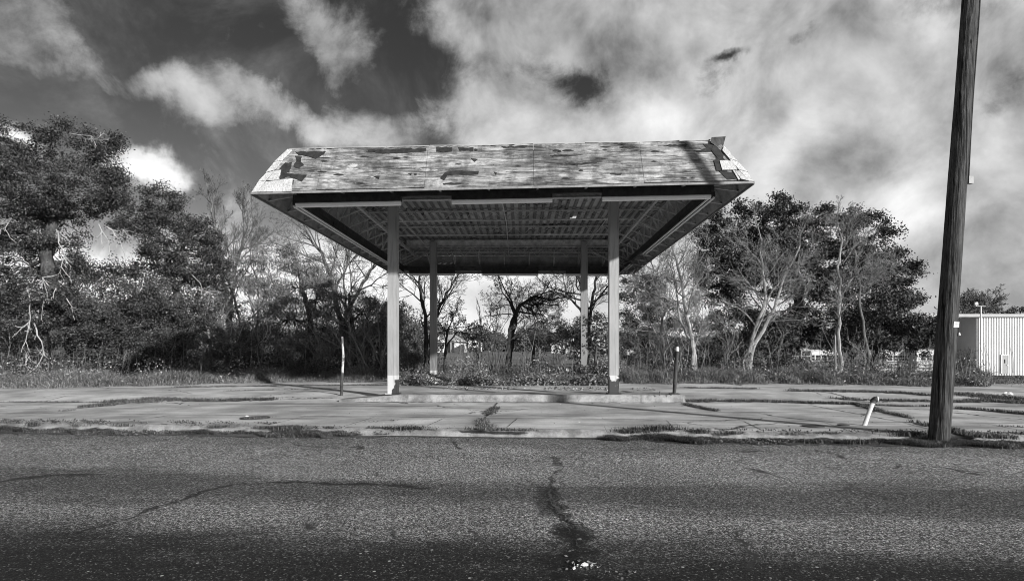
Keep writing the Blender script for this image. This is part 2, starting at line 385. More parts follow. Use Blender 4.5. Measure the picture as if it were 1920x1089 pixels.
def polewood(t, co):
    g = t.noise(t.mapping(co, scale=(9, 9, .55)), 2.2, 7, .7, .6)
    g2 = t.noise(t.mapping(co, scale=(40, 40, 1.6)), 2, 4, .6)
    v = t.ramp(g, .3, .68, .02, .115)
    v = t.math('MULTIPLY', v, t.ramp(g2, .3, .7, .55, 1.35))
    kd = t.voro(t.mapping(co, scale=(1, 1, .55)), 3.4)
    v = t.math('MULTIPLY', v, t.ramp(kd, .05, .09, .3, 1))
    ck = t.noise(t.mapping(co, (2, 1, 0), scale=(14, 14, .22)), 1.4, 3, .5)
    v = t.mix(t.ramp(ck, .61, .64), v, .012)
    return v, t.math('ADD', g, g2), .8, .03
def barkf(lo, hi, sc=9):
    def fn(t, co):
        n = t.noise(t.mapping(co, scale=(sc, sc, sc * .25)), 1.2, 6, .7)
        n2 = t.noise(co, 1.6, 4)
        return t.math('MULTIPLY', t.ramp(n, .3, .7, lo, hi), t.ramp(n2, .3, .7, .75, 1.2)), n, .6, .02
    return fn
def glassf(t, co): return t.ramp(t.noise(co, .8, 3), .3, .7, .012, .03)
KERB_ANG = -5.1
M = {}
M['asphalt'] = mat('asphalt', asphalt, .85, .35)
M['concrete'] = mat('concrete', concrete, .85, .25)
M['oldcon'] = mat('weathered_concrete', old_concrete, .9, .2)
M['soil'] = mat('soil', soil, .95, .1)
M['field'] = mat('dry_field', fieldmat, .95, .1)
M['plywood'] = mat('weathered_plywood', plywood, .85, .2)
M['shake'] = mat('cedar_shake', shake, .85, .2)
M['felt'] = plain('tar_felt', .03, .5, 9, .7, .3)
M['deck'] = mat('rusting_deck_rib_shade', deckmat, .7, .3)
M['steel'] = plain('painted_steel', .42, .4, 5, .6, .3)
M['darksteel'] = plain('rusty_steel', .05, .6, 6, .7, .3)
M['inside'] = plain('plywood_back', .27, .4, 2.5, .9, .1)
M['tube'] = plain('lamp_glass', .86, .04, 5, .25, .5)
M['housing'] = plain('lamp_housing', .035, .5, 9, .7, .3)
M['polewood'] = mat('pole_wood', polewood, .9, .15)
M['bark'] = mat('dark_bark', barkf(.035, .10), .9, .1)
M['greybark'] = mat('grey_bark', barkf(.08, .19), .9, .1)
M['palebark'] = mat('pale_bark', barkf(.22, .42, 6), .9, .1)
M['twig'] = mat('twig_bark', barkf(.14, .27), .9, .1)
M['deadwood'] = mat('bleached_wood', barkf(.28, .5, 6), .9, .1)
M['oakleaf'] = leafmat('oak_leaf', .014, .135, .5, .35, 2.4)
M['midleaf'] = leafmat('mid_leaf', .022, .15, .55, .3, 2.0)
M['bigleaf'] = leafmat('broad_leaf', .04, .42, .4, .5, 2.4)
M['needle'] = leafmat('needle', .06, .27, .7, .2, 1.2)
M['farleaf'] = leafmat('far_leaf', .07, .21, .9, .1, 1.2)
M['grass'] = leafmat('dry_grass', .07, .36, .8, .15, 1.8)
M['turf'] = leafmat('short_grass', .03, .22, .8, .15, 1.8)
M['litter'] = leafmat('litter', .05, .75, .8, .2, 2.2)
M['white'] = plain('white_paint', .74, .1, 3, .5, .4)
M['wallwhite'] = plain('white_sheet_metal', .66, .06, .6, .45, .4)
M['wallgrey'] = plain('grey_sheet_metal', .8, .08, .6, .5, .4)
M['roofgrey'] = plain('grey_roof', .36, .15, 2, .7, .3)
M['drip'] = plain('drip_metal', .22, .4, 3, .5, .4)
M['trim'] = plain('grey_trim', .42, .1, 2, .6, .3)
M['glass'] = mat('dark_glass', glassf, .12, .6)
M['black'] = plain('black_rubber', .025, .4, 8, .7, .3)
M['peel2'] = plain('pipe_paint', .56, .2, 14, .6, .3)
M['buswhite'] = plain('dusty_white', .46, .2, 1.5, .5, .4)
M['doorgrey'] = plain('door_paint', .30, .1, 3, .5, .4)

# ---------------------------------------------------------------- ground, road, pavement
def zt(x, y):
    x = np.asarray(x, float); y = np.asarray(y, float)
    z = .08 + .17 * sm((y - 19) / 4) + .62 * sm((y - 70) / 60)
    z = z - 2.0 * sm((y - 32) / 34) * sm((x - 9) / 26 ) * 1.2 - .9 * sm((y - 20) / 30) * sm((x - 14) / 10) * (1 - sm((y - 90) / 60)) * .35
    z = z + 2.2 * sm((y - 110) / 120) * sm((x - 9) / 26)
    z = z - .35 * (1 - sm((y - 11) / 1.5))
    return z
def grid(xs, ys, zf, mb=None):
    mb = mb or MB(); XX, YY = np.meshgrid(xs, ys); ZZ = zf(XX, YY)
    V = np.stack([XX, YY, ZZ], -1).reshape(-1, 3); nx = len(xs); ny = len(ys)
    i = (np.arange(ny - 1)[:, None] * nx + np.arange(nx - 1)[None]).ravel()
    return mb.add(V, np.stack([i, i + 1, i + nx + 1, i + nx], -1))
xs = np.concatenate([-np.geomspace(3000, 42, 24), np.arange(-40, 80.1, 1.5), np.geomspace(84, 3000, 24)])
ys = np.concatenate([-np.geomspace(3000, 42, 16), np.arange(-40, 10, 6.), np.arange(10, 160, 1.5), np.geomspace(163, 3000, 30)])
structure(grid(xs, ys, zt).obj('ground', M['field'], smooth=True))
ka = R(KERB_ANG); kdir = np.array([math.cos(ka), math.sin(ka), 0]); kn = np.array([-math.sin(ka), math.cos(ka), 0])
K0 = np.array([.2, 10.48, 0])                       # a point on the kerb's road edge
def K(s, n, z=0.): return K0 + kdir * s + kn * n + np.array([0, 0, z])
def kgrid(s0, s1, n0, n1, ds, dn, zf):
    S = np.arange(s0, s1 + ds * .5, ds); N = np.linspace(n0, n1, max(2, int((n1 - n0) / dn) + 1))
    mb = MB(); SS, NN = np.meshgrid(S, N)
    V = K0 + SS[..., None] * kdir + NN[..., None] * kn; V[..., 2] = zf(V[..., 0], V[..., 1], NN)
    nx = len(S); ny = len(N); i = (np.arange(ny - 1)[:, None] * nx + np.arange(nx - 1)[None]).ravel()
    return mb.add(V.reshape(-1, 3), np.stack([i, i + 1, i + nx + 1, i + nx], -1))
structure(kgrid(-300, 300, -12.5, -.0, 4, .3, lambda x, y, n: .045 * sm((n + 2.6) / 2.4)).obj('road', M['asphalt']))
def zp(x, y):
    return .185 + .135 * sm((y - 15.9) / 1.8)
structure(kgrid(-60, 40, 1.75, 13.2, 1, .5, lambda x, y, n: zp(x, y)).obj('pavement', M['concrete']))
structure(kgrid(-60, 40, .17, 1.738, 1, .5, lambda x, y, n: zp(x, y)).obj('sidewalk', M['concrete']))
# kerb: worn, its top edge chipped
mb = MB(); S = np.arange(-60, 40, .22); prof = [(.0, -.05), (.012, .07), (.03, .125), (.06, .145), (.165, .183)]
ring = []
for s_ in S:
    j = (rng.random((5, 2)) - .5) * [[0, 0], [.012, .01], [.02, .016], [.02, .012], [0, 0]]
    wv_ = .03 * math.sin(s_ * .7) + .02 * math.sin(s_ * 2.3)
    ring.append([K(s_, prof[k][0] + j[k][0] + wv_ * (k < 4), prof[k][1] + j[k][1]) for k in range(5)])
Vr = np.array(ring).reshape(-1, 3); i = (np.arange(len(S) - 1)[:, None] * 5 + np.arange(4)[None]).ravel()
mb.add(Vr, np.stack([i, i + 5, i + 6, i + 1], -1)); structure(mb.obj('kerb', M['oldcon'], smooth=True))
# gutter dirt strip lying on the road against the kerb
def strip(mb, pts, w, z=None, jag=.3, step=.12, zf=None):
    """ragged flat ribbon along a polyline of world points"""
    pts = np.asarray(pts, float); seg = np.linalg.norm(np.diff(pts[:, :2], axis=0), axis=1); L = np.concatenate([[0], np.cumsum(seg)])
    n = max(3, int(L[-1] / step)); u = np.linspace(0, L[-1], n)
    x = np.interp(u, L, pts[:, 0]); y = np.interp(u, L, pts[:, 1]); ww = np.interp(u, L, np.broadcast_to(w, (len(pts),)))
    dx = np.gradient(x); dy = np.gradient(y); l = np.hypot(dx, dy) + 1e-9; nx, ny = -dy / l, dx / l
    c = (rng.random(n) - .5) * jag * ww; a = ww * .5 * (1 + jag * (rng.random(n) - .5) * 2); b = ww * .5 * (1 + jag * (rng.random(n) - .5) * 2)
    tap = np.minimum(1, np.minimum(u, L[-1] - u) / .25 + .08); a *= tap; b *= tap
    xa, ya, xb, yb = x + nx * (c + a), y + ny * (c + a), x + nx * (c - b), y + ny * (c - b)
    zz = (lambda X_, Y_: zf(X_, Y_)) if zf is not None else (lambda X_, Y_: np.full_like(X_, z))
    V = np.stack([np.stack([xb, yb, zz(xb, yb)], -1), np.stack([xa, ya, zz(xa, ya)], -1)], 1).reshape(-1, 3)
    i = np.arange(n - 1) * 2; mb.add(V, np.stack([i, i + 2, i + 3, i + 1], -1)); return np.stack([x, y], -1), ww
zpp = lambda x, y: zp(x, y) + .006
mb = MB()
strip(mb, [K(-60, -.12), K(-2.6, -.12)], .5, z=.053); strip(mb, [K(-2.6, -.04), K(2.0, -.03)], .16, z=.053); strip(mb, [K(2.0, -.16), K(40, -.16)], .5, z=.053)
structure(mb.obj('gutter_dirt', M['soil']))
def pl(*pp, zz=.19, it=3):
    o = []
    for px, py in pp:
        g = G(px, py, zz)
        for _ in range(it): g = G(px, py, float(zp(g[0], g[1])))
        o.append(g)
    return o
JOINTS = [  # polyline, width, how grassy
 (pl((-160, 752), (0, 748), (200, 745.5)), .09, .6), (pl((200, 745), (270, 742), (400, 743), (520, 742)), .30, 1.0), (pl((520,742),(630,741)), .04, .2),
 (pl((150, 765), (200, 760), (240, 753), (290, 746)), [.15, .45, .4, .5], 1.0), (pl((112, 771), (139, 769)), .1, .7),
 (pl((933, 754), (920, 770), (905, 790), (900, 808)), .04, .1), (pl((930, 764), (912, 779)), .22, .5), (pl((904, 788), (912, 803)), .24, .7),
 (pl((1283, 753), (1350, 750), (1430, 753), (1520, 756), (1600, 758)), .28, 1.0), (pl((1600, 758), (1690, 762), (1760, 762)), .12, .8), (pl((1780, 765), (1850, 770), (1990, 783)), .2, 1.0),
 (pl((1283, 757), (1300, 762), (1345, 771)), .16, .8), (pl((1600, 757), (1640, 768), (1710, 785)), [.15, .2, .12], .9), (pl((1708, 791), (1750, 800)), .16, 1.0),
 (pl((1780, 806), (1815, 815), (1850, 821), (1900, 823)), [.1, .3, .25, .1], 1.0), (pl((1480, 728), (1560, 737), (1620, 745), (1690, 755)), .05, .2),
 (pl((1560, 741), (1650, 743), (1750, 744)), .28, .9), (pl((1780, 747), (1850, 751), (1990, 760)), .4, 1.0), (pl((1165, 733), (1190, 736), (1212, 741)), .12, .2),
 (pl((1480, 733), (1640, 735), (1750, 739)), .35, .9), (pl((1790, 738), (2000, 745)), .6, 1.), (pl((1280, 727), (1420, 729)), .25, .6), (pl((330, 726), (560, 723), (730, 722)), .3, .5), (pl((420, 733), (640, 728)), .12, .3),
 (pl((690, 801), (800, 803)), .06, .7), (pl((870, 805), (940, 807), (1005, 808)), .12, 1.0), (pl((1730, 798), (1745, 800)), .1, .8), (pl((1870, 799), (1990, 803)), .05, .6)]
mb = MB(); tufts = []
for pts, w, gg in JOINTS:
    xy, ww = strip(mb, pts, w, zf=zpp, jag=.6); tufts.append((xy, ww, gg))
ex = K(-60, 1.744), K(40, 1.744)
strip(mb, [ex[0], ex[1]], .022, zf=zpp, jag=.5)
for s_ in np.arange(-40, 30, 1.52):
    if random.random() < .8: strip(mb, [K(s_, .25), K(s_ + .06, 1.7)], .018, zf=zpp, jag=.6)
for s_ in (-21, -13.5, 7.2, 16):
    strip(mb, [K(s_, 1.8), K(s_ - .4, 5.4)], .03, zf=zpp, jag=.6)
structure(mb.obj('pavement_joints', M['soil']))
# oil streaks / long dark crack down the road
M['tar'] = plain('tar_patch', .07, .6, 9, .8, .3)
M['lightpatch'] = plain('worn_patch', .3, .5, 14, .9, .3)
mb = MB(); r0 = lambda px, py: G(px, py, 0.)
def rl(*pp): return [r0(*q) for q in pp]
def crack(pp, w, z=.005, br=.5):
    pts = np.array(rl(*pp)); seg = np.linalg.norm(np.diff(pts, axis=0), axis=1); L = np.concatenate([[0], np.cumsum(seg)]); n = max(4, int(L[-1] / .07)); u = np.linspace(0, L[-1], n)
    q = np.column_stack([np.interp(u, L, pts[:, k]) for k in range(3)]); j = rng.normal(0, .022, (n, 2)); j[1:] += .6 * j[:-1]; q[:, :2] += j
    k = 0
    while k < n - 2:
        m_ = min(n - 1, k + int(4 + rng.random() * 14)); strip(mb, q[k:m_ + 1], w * (.6 + .8 * rng.random()), z=z, jag=.8, step=.025)
        if rng.random() < br: a = q[k]; strip(mb, [a, a + [rng.normal(0, .1), rng.normal(0, .07), 0]], w * .5, z=z, jag=.8, step=.02)
        k = m_ + (1 if rng.random() < .3 else 0)
for k in range(60):
    f = k / 59; px = np.interp(f, [0, .25, .55, .8, 1], [1028, 1038, 1062, 1082, 1075]) + random.gauss(0, 3 + 9 * f); py = np.interp(f, [0, 1], [918, 1080]) + random.gauss(0, 5)
    a = r0(px, py); 0 and strip(mb, [a, a + [random.gauss(.02, .06), -random.uniform(.05, .16), 0]], random.uniform(.015, .05 + .05 * f), z=.005 + .0001 * k, jag=1., step=.015)
crack([(1027, 916), (1034, 940), (1056, 975), (1072, 1000)], .022); crack([(1036, 925), (1060, 955), (1086, 990)], .02); crack([(1060, 998), (1080, 1003)], .04); crack([(1085, 1008), (1090, 1030)], .03); crack([(1058, 880), (1090, 878)], .02)
#crack([(180, 995), (240, 970), (300, 950), (345, 938)], .016); crack([(335, 940), (380, 922), (430, 908), (520, 905), (640, 905)], .03)
crack([(590, 975), (610, 962), (640, 984)], .012); crack([(610, 962), (640, 935), (650, 930)], .01); crack([(652, 978), (690, 988), (728, 990)], .008); crack([(728, 990), (748, 1003), (762, 1014)], .03)
crack([(1542, 972), (1575, 985), (1600, 1000)], .012); crack([(1572, 1006), (1590, 1018), (1606, 1028)], .014); crack([(695, 880), (705, 888), (722, 897)], .012); crack([(712, 895), (732, 886)], .01)
crack([(50, 880), (75, 883), (95, 882)], .02); crack([(1780, 1030), (1830, 1038), (1900, 1060)], .012)
structure(mb.obj('road_cracks', M['tar']))

# ---------------------------------------------------------------- grass blades
def leaves(mb, c, size, asp=.55, updir=None, spread=1.):
    n = len(c); a = rng.normal(size=(n, 3)) * spread
    if updir is not None: a += updir
    a /= np.linalg.norm(a, axis=1, keepdims=True); b = np.cross(a, rng.normal(size=(n, 3))); b /= np.linalg.norm(b, axis=1, keepdims=True) + 1e-9
    s_ = (size * (.6 + .8 * rng.random(n)))[:, None] * .5
    V = np.stack([c - a * s_, c - b * s_ * asp, c + a * s_, c + b * s_ * asp], 1).reshape(-1, 3); i = np.arange(n) * 4
    mb.add(V, np.stack([i, i + 1, i + 2, i + 3], -1))
def blades(mb, base, h, w, lean=.5, curl=.3):
    n = len(base); th = rng.random(n) * 2 * np.pi; a = np.stack([np.cos(th), np.sin(th), 0 * th], -1)
    ld = rng.random(n) * 2 * np.pi; L = np.stack([np.cos(ld), np.sin(ld), 0 * ld], -1) * (rng.random(n) * lean)[:, None]
    h = np.broadcast_to(h, (n,)) * (.55 + .7 * rng.random(n)); w = np.broadcast_to(w, (n,))
    up = np.array([0, 0, 1.])
    b0 = base - a * w[:, None] * .5; b1 = base + a * w[:, None] * .5
    mid = base + (L * .4 + up) * h[:, None] * .55; m0 = mid - a * w[:, None] * .38; m1 = mid + a * w[:, None] * .38
    tip = base + (L * (1 + curl) + up * (1 - .25 * lean)) * h[:, None]
    V = np.stack([b0, b1, m1, m0, tip], 1).reshape(-1, 3); i = np.arange(n) * 5
    n0 = mb.n; mb.add(V, np.stack([i, i + 1, i + 2, i + 3], -1)); mb.f.setdefault(3, []).append(np.stack([i + 3, i + 2, i + 4], -1) + n0)
def along(xy, ww, dens):
    seg = np.hypot(*np.diff(xy, axis=0).T); L = seg.sum(); n = int(L * dens)
    k = rng.integers(0, len(xy) - 1, n); f = rng.random(n)[:, None]
    p = xy[k] * (1 - f) + xy[k + 1] * f; p = p + (rng.random((n, 2)) - .5) * ww[k][:, None]
    clump = np.sin(p[:, 0] * 3.1 + p[:, 1] * 5) + np.sin(p[:, 0] * 7.7 - p[:, 1] * 3.1) * .7
    return p[clump + rng.random(n) * 1.6 > -.1]
mb = MB()
for xy, ww, gg in tufts:
    if gg < .15: continue
    p = along(xy, ww * 1.15, 700 * gg * (.25 + float(np.mean(ww)) * 3))
    blades(mb, np.column_stack([p, zp(p[:, 0], p[:, 1]) + .004]), .035 + .06 * gg * min(1, float(np.mean(ww)) * 5), .009, 1.2)
tag(mb.obj('joint_grass', M['turf']), 'short dry grass growing along the joints of the concrete pavement', 'grass', kind='stuff')
mb = MB()
def kband(s0, s1, n0, n1, cnt, z):
    s_ = s0 + rng.random(cnt) * (s1 - s0); n_ = n0 + rng.random(cnt) * (n1 - n0)
    cl = np.sin(s_ * 1.9) + np.sin(s_ * 4.3 + 1) * .8 + np.sin(s_ * 9.1 + 2) * .6 + rng.random(cnt) * 1.8
    q = cl > .25; s_, n_ = s_[q], n_[q]
    V = K0 + s_[:, None] * kdir + n_[:, None] * kn; V[:, 2] = z; return V, cl[q]
def kclump(s_, n_): return np.sin(s_ * 1.1) * .8 + np.sin(s_ * 2.9 + 1 + n_ * 3) * .7 + np.sin(s_ * 6.7 + n_ * 9) * .6 + np.sin(s_ * 17 + n_ * 21) * .45
for s0, s1, n0, n1, cnt, z, h, thr in ((-26, -3.6, -.50, .16, 190000, .05, .125, -1.1), (-26, -5.0, .05, .66, 60000, .172, .06, .0), (-4.6, -1.2, .02, .2, 3000, .15, .07, .2), (1.3, 13, -.55, .12, 150000, .05, .125, -1.1), (1.8, 13, .06, .46, 22000, .172, .055, .0), (-3.7, -2.6, -.3, .3, 3500, .08, .12, -.3)):
    s_ = s0 + rng.random(cnt) * (s1 - s0); n_ = n0 + (n1 - n0) * (.5 + .5 * (rng.random(cnt) - rng.random(cnt))); cl = kclump(s_, n_) ; lim = .55 + .3 * np.sin(s_ * 1.7 + 2) + .25 * np.sin(s_ * 5.1); q = (cl + rng.random(cnt) * .9 > thr) & (n_ > n0 * np.clip(lim, .2, 1.) - (0 if n0 < 0 else 9)); s_, n_, cl = s_[q], n_[q], cl[q] - thr * .7
    V = K0 + s_[:, None] * kdir + n_[:, None] * kn; V[:, 2] = z; blades(mb, V, h * (.14 + .42 * np.clip(cl, 0, 2.4)) * (.7 + .5 * np.abs(np.sin(s_ * 13 + n_ * 7))), .007, 2.0)
    q = rng.random(len(V)) < .12; leaves(mb, V[q] + np.column_stack([np.zeros(q.sum()), np.zeros(q.sum()), .05 * rng.random(q.sum())]), .035)
for px, py, n, h in ((1045, 0, 0, 0), (1235, 812, 500, .22), (765, 808, 350, .16), (905, 797, 160, .08), (545, 806, 420, .14)):
    if n:
        g = G(px, py, .12); b = g + np.column_stack([rng.normal(0, .16, n), rng.normal(0, .05, n), np.zeros(n)]); blades(mb, b, h, .01, 1.5)
for k in range(95):
    s_ = (-20 + 16.5 * random.random()) if k % 2 else (1.6 + 9 * random.random()); n_ = -.28 + .42 * random.random(); c = K(s_, n_, .05 if n_ < 0 else .15); q = int(60 + 160 * random.random())
    blades(mb, c + np.column_stack([rng.normal(0, .07 + .1 * random.random(), q), rng.normal(0, .035, q), np.zeros(q)]), .07 + .1 * random.random() ** 2, .008, 1.7)
tag(mb.obj('kerb_grass', M['turf']), 'dark scruffy grass and weeds growing in the gutter along the kerb', 'grass', kind='stuff')
# leaf litter and small stones
mb = MB()
def bits(pts, size, zlift=.004, up=.35):
    n = len(pts); a = rng.normal(size=(n, 3)) * [1, 1, up]; a /= np.linalg.norm(a, axis=1, keepdims=True)
    b = np.cross(a, rng.normal(size=(n, 3)) * [.4, .4, 1] + [0, 0, 1]); b /= np.linalg.norm(b, axis=1, keepdims=True) + 1e-9
    s_ = (size * (.5 + rng.random(n)))[:, None]; c = pts + [0, 0, zlift]
    V = np.stack([c - a * s_, c - b * s_ * .6, c + a * s_, c + b * s_ * .6 + [0, 0, .004]], 1)
    V[..., 2] = np.maximum(V[..., 2], (pts[:, 2] + .002)[:, None]); i = np.arange(n) * 4
    mb.add(V.reshape(-1, 3), np.stack([i, i + 1, i + 2, i + 3], -1))
for s0, s1, n0, n1, cnt, z in ((-26, -2.5, -.5, .0, 1500, .008), (1.5, 13, -.55, .0, 1300, .008), (-3, 2, -.25, 0, 120, .008), (-26, 14, -6.2, -.4, 260, .002)):
    V, _ = kband(s0, s1, n0, n1, cnt, z); bits(V, .016)
V, _ = kband(-26, 14, .3, 8, 700, 0); V[:, 2] = zp(V[:, 0], V[:, 1]); bits(V, .016)
V, _ = kband(-4, 3.4, 8.3, 9.8, 1300, 0); V[:, 2] = zp(V[:, 0], V[:, 1]); bits(V, .035)
for px, py, n in ((700, 790, 14), (735, 788, 12), (1095, 1062, 40), (1165, 1072, 6)):
    z0 = 0. if py > 900 else .19; g = G(px, py, z0); bits(g + np.column_stack([rng.normal(0, .06, n), rng.normal(0, .05, n), np.zeros(n)]), .025 if py < 900 else .018, .006)
tag(mb.obj('litter', M['litter']), 'scattered fallen leaves, stone chips and litter on road and pavement', 'litter', kind='stuff')
def rock(name, c, r, m, label, cat, seed):
    g = np.random.default_rng(seed); mb = MB(); nu, nv = 12, 7; V = []
    for j in range(nv):
        for i_ in range(nu):
            th = i_ / nu * 2 * math.pi; ph = (j + .5) / nv * math.pi
            k = 1 + .35 * (g.random() - .5) + .2 * math.sin(3 * th + seed)
            V.append((c[0] + r * k * math.sin(ph) * math.cos(th), c[1] + r * .8 * k * math.sin(ph) * math.sin(th), max(c[2], c[2] + r * .35 + r * .45 * k * math.cos(ph))))
    Fq = [(j * nu + i_, j * nu + (i_ + 1) % nu, (j + 1) * nu + (i_ + 1) % nu, (j + 1) * nu + i_) for j in range(nv - 1) for i_ in range(nu)]
    mb.add(V, Fq); mb.f.setdefault(nu, []).append(np.array([np.arange(nu)])); mb.f[nu].append(np.array([np.arange(nu)[::-1] + (nv - 1) * nu]))
    return tag(mb.obj(name, m, base=c), label, cat)
rock('rubble_lump', G(1096, 1060, .004), .028, M['white'], 'white crumbled lump of rubble lying on the tar crack in the road', 'rubble', 3)
rock('paper_scrap', G(1890, 741, .3), .12, M['white'], 'white crumpled scrap on the grass strip at far right of the utility pole', 'litter', 5)

# concrete island under the front columns
IZ = .385
mb = MB()
n = 60; xs_ = np.linspace(-4.95, 4.47, n); front = []
for x in xs_:
    yv = 16.02 - .012 * (x + 5) + .02 * math.sin(x * 3) + .01 * math.sin(x * 11); ht = IZ - .13 * sm((-3.0 - x) / 2.2)
    front.append([(x, yv, .14), (x, yv - .0 , ht - .03), (x, yv + .03, ht), (x, 17.35, ht - .02), (x, 17.6, .25)])
Vr = np.array(front).reshape(-1, 3); i = (np.arange(n - 1)[:, None] * 5 + np.arange(4)[None]).ravel()
mb.add(Vr, np.stack([i, i + 5, i + 6, i + 1], -1)); mb.f.setdefault(5, []).append(np.array([[0, 1, 2, 3, 4], [(n-1)*5+4, (n-1)*5+3, (n-1)*5+2, (n-1)*5+1, (n-1)*5]]))
structure(mb.obj('concrete_island', M['oldcon']))
mb = MB(); strip(mb, [(-4.5, 15.93, 0), (-1, 15.9, 0), (4.5, 15.86, 0)], .14, zf=zpp, jag=.9); structure(mb.obj('island_dirt', M['soil']))

# ---------------------------------------------------------------- canopy
XL, XR, YF, YB = -5.96, 5.17, 13.0, 27.1
Z0 = 5.2
def zb(x, y):
    u = (x - XL) / (XR - XL); v = (y - YF) / (YB - YF)
    return (1 - v) * ((1 - u) * 5.095 + u * 5.335) + v * ((1 - u) * 5.19 + u * 5.14)
def warp(V): V = V.copy(); V[:, 2] += zb(V[:, 0], V[:, 1]) - Z0; return V
IN, H = .6, 1.15
can = thing('gas_station_canopy', (-.48, 20, .3), 'derelict flat canopy on four steel columns with peeling bare plywood fascia', 'canopy')
YC = (16.4, 24.0); XC = (-3.556, 2.60)
for yi, y in enumerate(YC):
    for xi, x in enumerate(XC):
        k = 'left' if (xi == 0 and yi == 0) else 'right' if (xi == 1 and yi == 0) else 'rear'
        y1 = y; hw = .127; zb0 = IZ if yi == 0 else .25
        o = bpy.data.objects.new('column', None)
        mb = MB(); mb.box(x - hw, x + hw, y - hw, y + hw, zb0, 6.0)
        for sx in (-1, 1): mb.box(x + sx * hw - .006, x + sx * hw + .006, y - hw - .004, y + hw + .004, zb0, 5.8)
        mb.box(x - .19, x + .19, y - .19, y + .19, zb0, zb0 + .025)
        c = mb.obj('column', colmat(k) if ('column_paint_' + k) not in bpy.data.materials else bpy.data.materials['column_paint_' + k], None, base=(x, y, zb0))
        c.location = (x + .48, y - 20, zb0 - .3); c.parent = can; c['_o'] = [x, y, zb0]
        c['label'] = {'left': 'front column with cream foot and one dark peeled patch', 'right': 'front column with blackened rusty foot', 'rear': 'rear column rising out of the undergrowth'}[k]
        bpy.data.objects.remove(o)
# ring beam (edge channel) inset from the fascia
ri = .68
rx0, rx1, ry0, ry1 = XL + ri, XR - ri, YF + ri, YB - ri
mb = MB()
for a, b in (((rx0, ry0), (rx1, ry0)), ((rx0, ry1), (rx1, ry1))): mb.bar((a[0], a[1], Z0 + .1), (b[0], b[1], Z0 + .1), .10, .18)
for x in (rx0, rx1): mb.bar((x, ry0 + .055, Z0 + .1), (x, ry1 - .055, Z0 + .1), .10, .18)
mb.obj('edge_beam', M['darksteel'], can, warp=warp)
# fluorescent strip fixtures round the edge
def fixture(p, q, side, double):
    p = np.array(p) - [0, 0, .13]; q = np.array(q) - [0, 0, .13]; m_ = MB(); m_.bar(p + [0, 0, .13 if not double else .07], q + [0, 0, .13 if not double else .07], .17, .25 if not double else .12)
    o = m_.obj('light_fixture', M['housing'], can, warp=warp)
    offs = (0.,) if not double else (-.055, .055)
    for f_ in offs:
        sd_ = np.array(side) * (f_ if double else -.02)
        tb = MB(); tb.tube([p + sd_ + [0, 0, -.02], (p + q) / 2 + sd_ + [0, 0, -.02], q + sd_ + [0, 0, -.02]], .027 if double else .07, 8, True)
        tb.obj('lamp_tube', M['tube'], o, warp=warp)
for a in ((-5.22, -2.78), (-1.60, .74), (1.90, 4.42)): fixture((a[0], ry0, Z0 + .02), (a[1], ry0, Z0 + .02), (0, 1, 0), False)
for a in ((-5.0, -2.95), (-1.72, .80), (2.05, 4.45)): fixture((a[0], ry1, Z0 - .02), (a[1], ry1, Z0 - .02), (0, 1, 0), False)
for x in (rx0, rx1):
    for k in range(5):
        if x > 0 and k == 3: continue
        y0 = ry0 + .12 + k * 2.5; fixture((x, y0, Z0 + .02), (x, y0 + 2.44, Z0 + .02), (1, 0, 0), True)
# plywood fascia: four sloping faces
sheets = [XL, -4.53, -2.14, .295, 2.75, XR]
tk = np.array([0, .018, .0])
def fpt(x, s, y0=YF):                                   # point on the front slope, s = 0 bottom .. 1 top
    xm = min(max(x, XL + IN * s), XR - IN * s); return (xm, y0 + IN * s, Z0 + H * s)
for k in range(5):
    a, b = sheets[k], sheets[k + 1]; g = .004
    jog = [0, .01, -.015, .0, .012][k]
    lo = 0.02 + jog; hi = 1.0 + [0, .0, .006, .0, -.004][k]
    m_ = MB(); nn = 26
    tops = []; bots = []
    for j in range(nn):
        x = a + g + (b - a - 2 * g) * j / (nn - 1)
        bots.append(np.array(fpt(x, lo + .006 * random.random())))
        tops.append(np.array(fpt(x, hi - (.035 * random.random() if random.random() < .45 and k < 3 else .008 * random.random()))))
    m_.slab((bots + tops[::-1])[::-1], tk)
    m_.obj('plywood_sheet', M['plywood'], can, warp=warp)
def face(name, pts, thick, m): m_ = MB(); m_.slab(pts, thick); return m_.obj(name, m, can, warp=warp)
face('side_fascia', [(XL, YF + .03, Z0), (XL + IN, YF + IN + .03, Z0 + H), (XL + IN, YB - IN - .03, Z0 + H), (XL, YB - .03, Z0)], (.018, 0, 0), M['inside'])
face('side_fascia', [(XR, YF + .03, Z0), (XR - IN, YF + IN + .03, Z0 + H), (XR - IN, YB - IN - .03, Z0 + H), (XR, YB - .03, Z0)][::-1], (-.018, 0, 0), M['inside'])
face('rear_fascia', [(XL, YB, Z0), (XR, YB, Z0), (XR - IN, YB - IN, Z0 + H * .985), (XL + IN, YB - IN, Z0 + H * .985)][::-1], (0, -.018, 0), M['inside'])
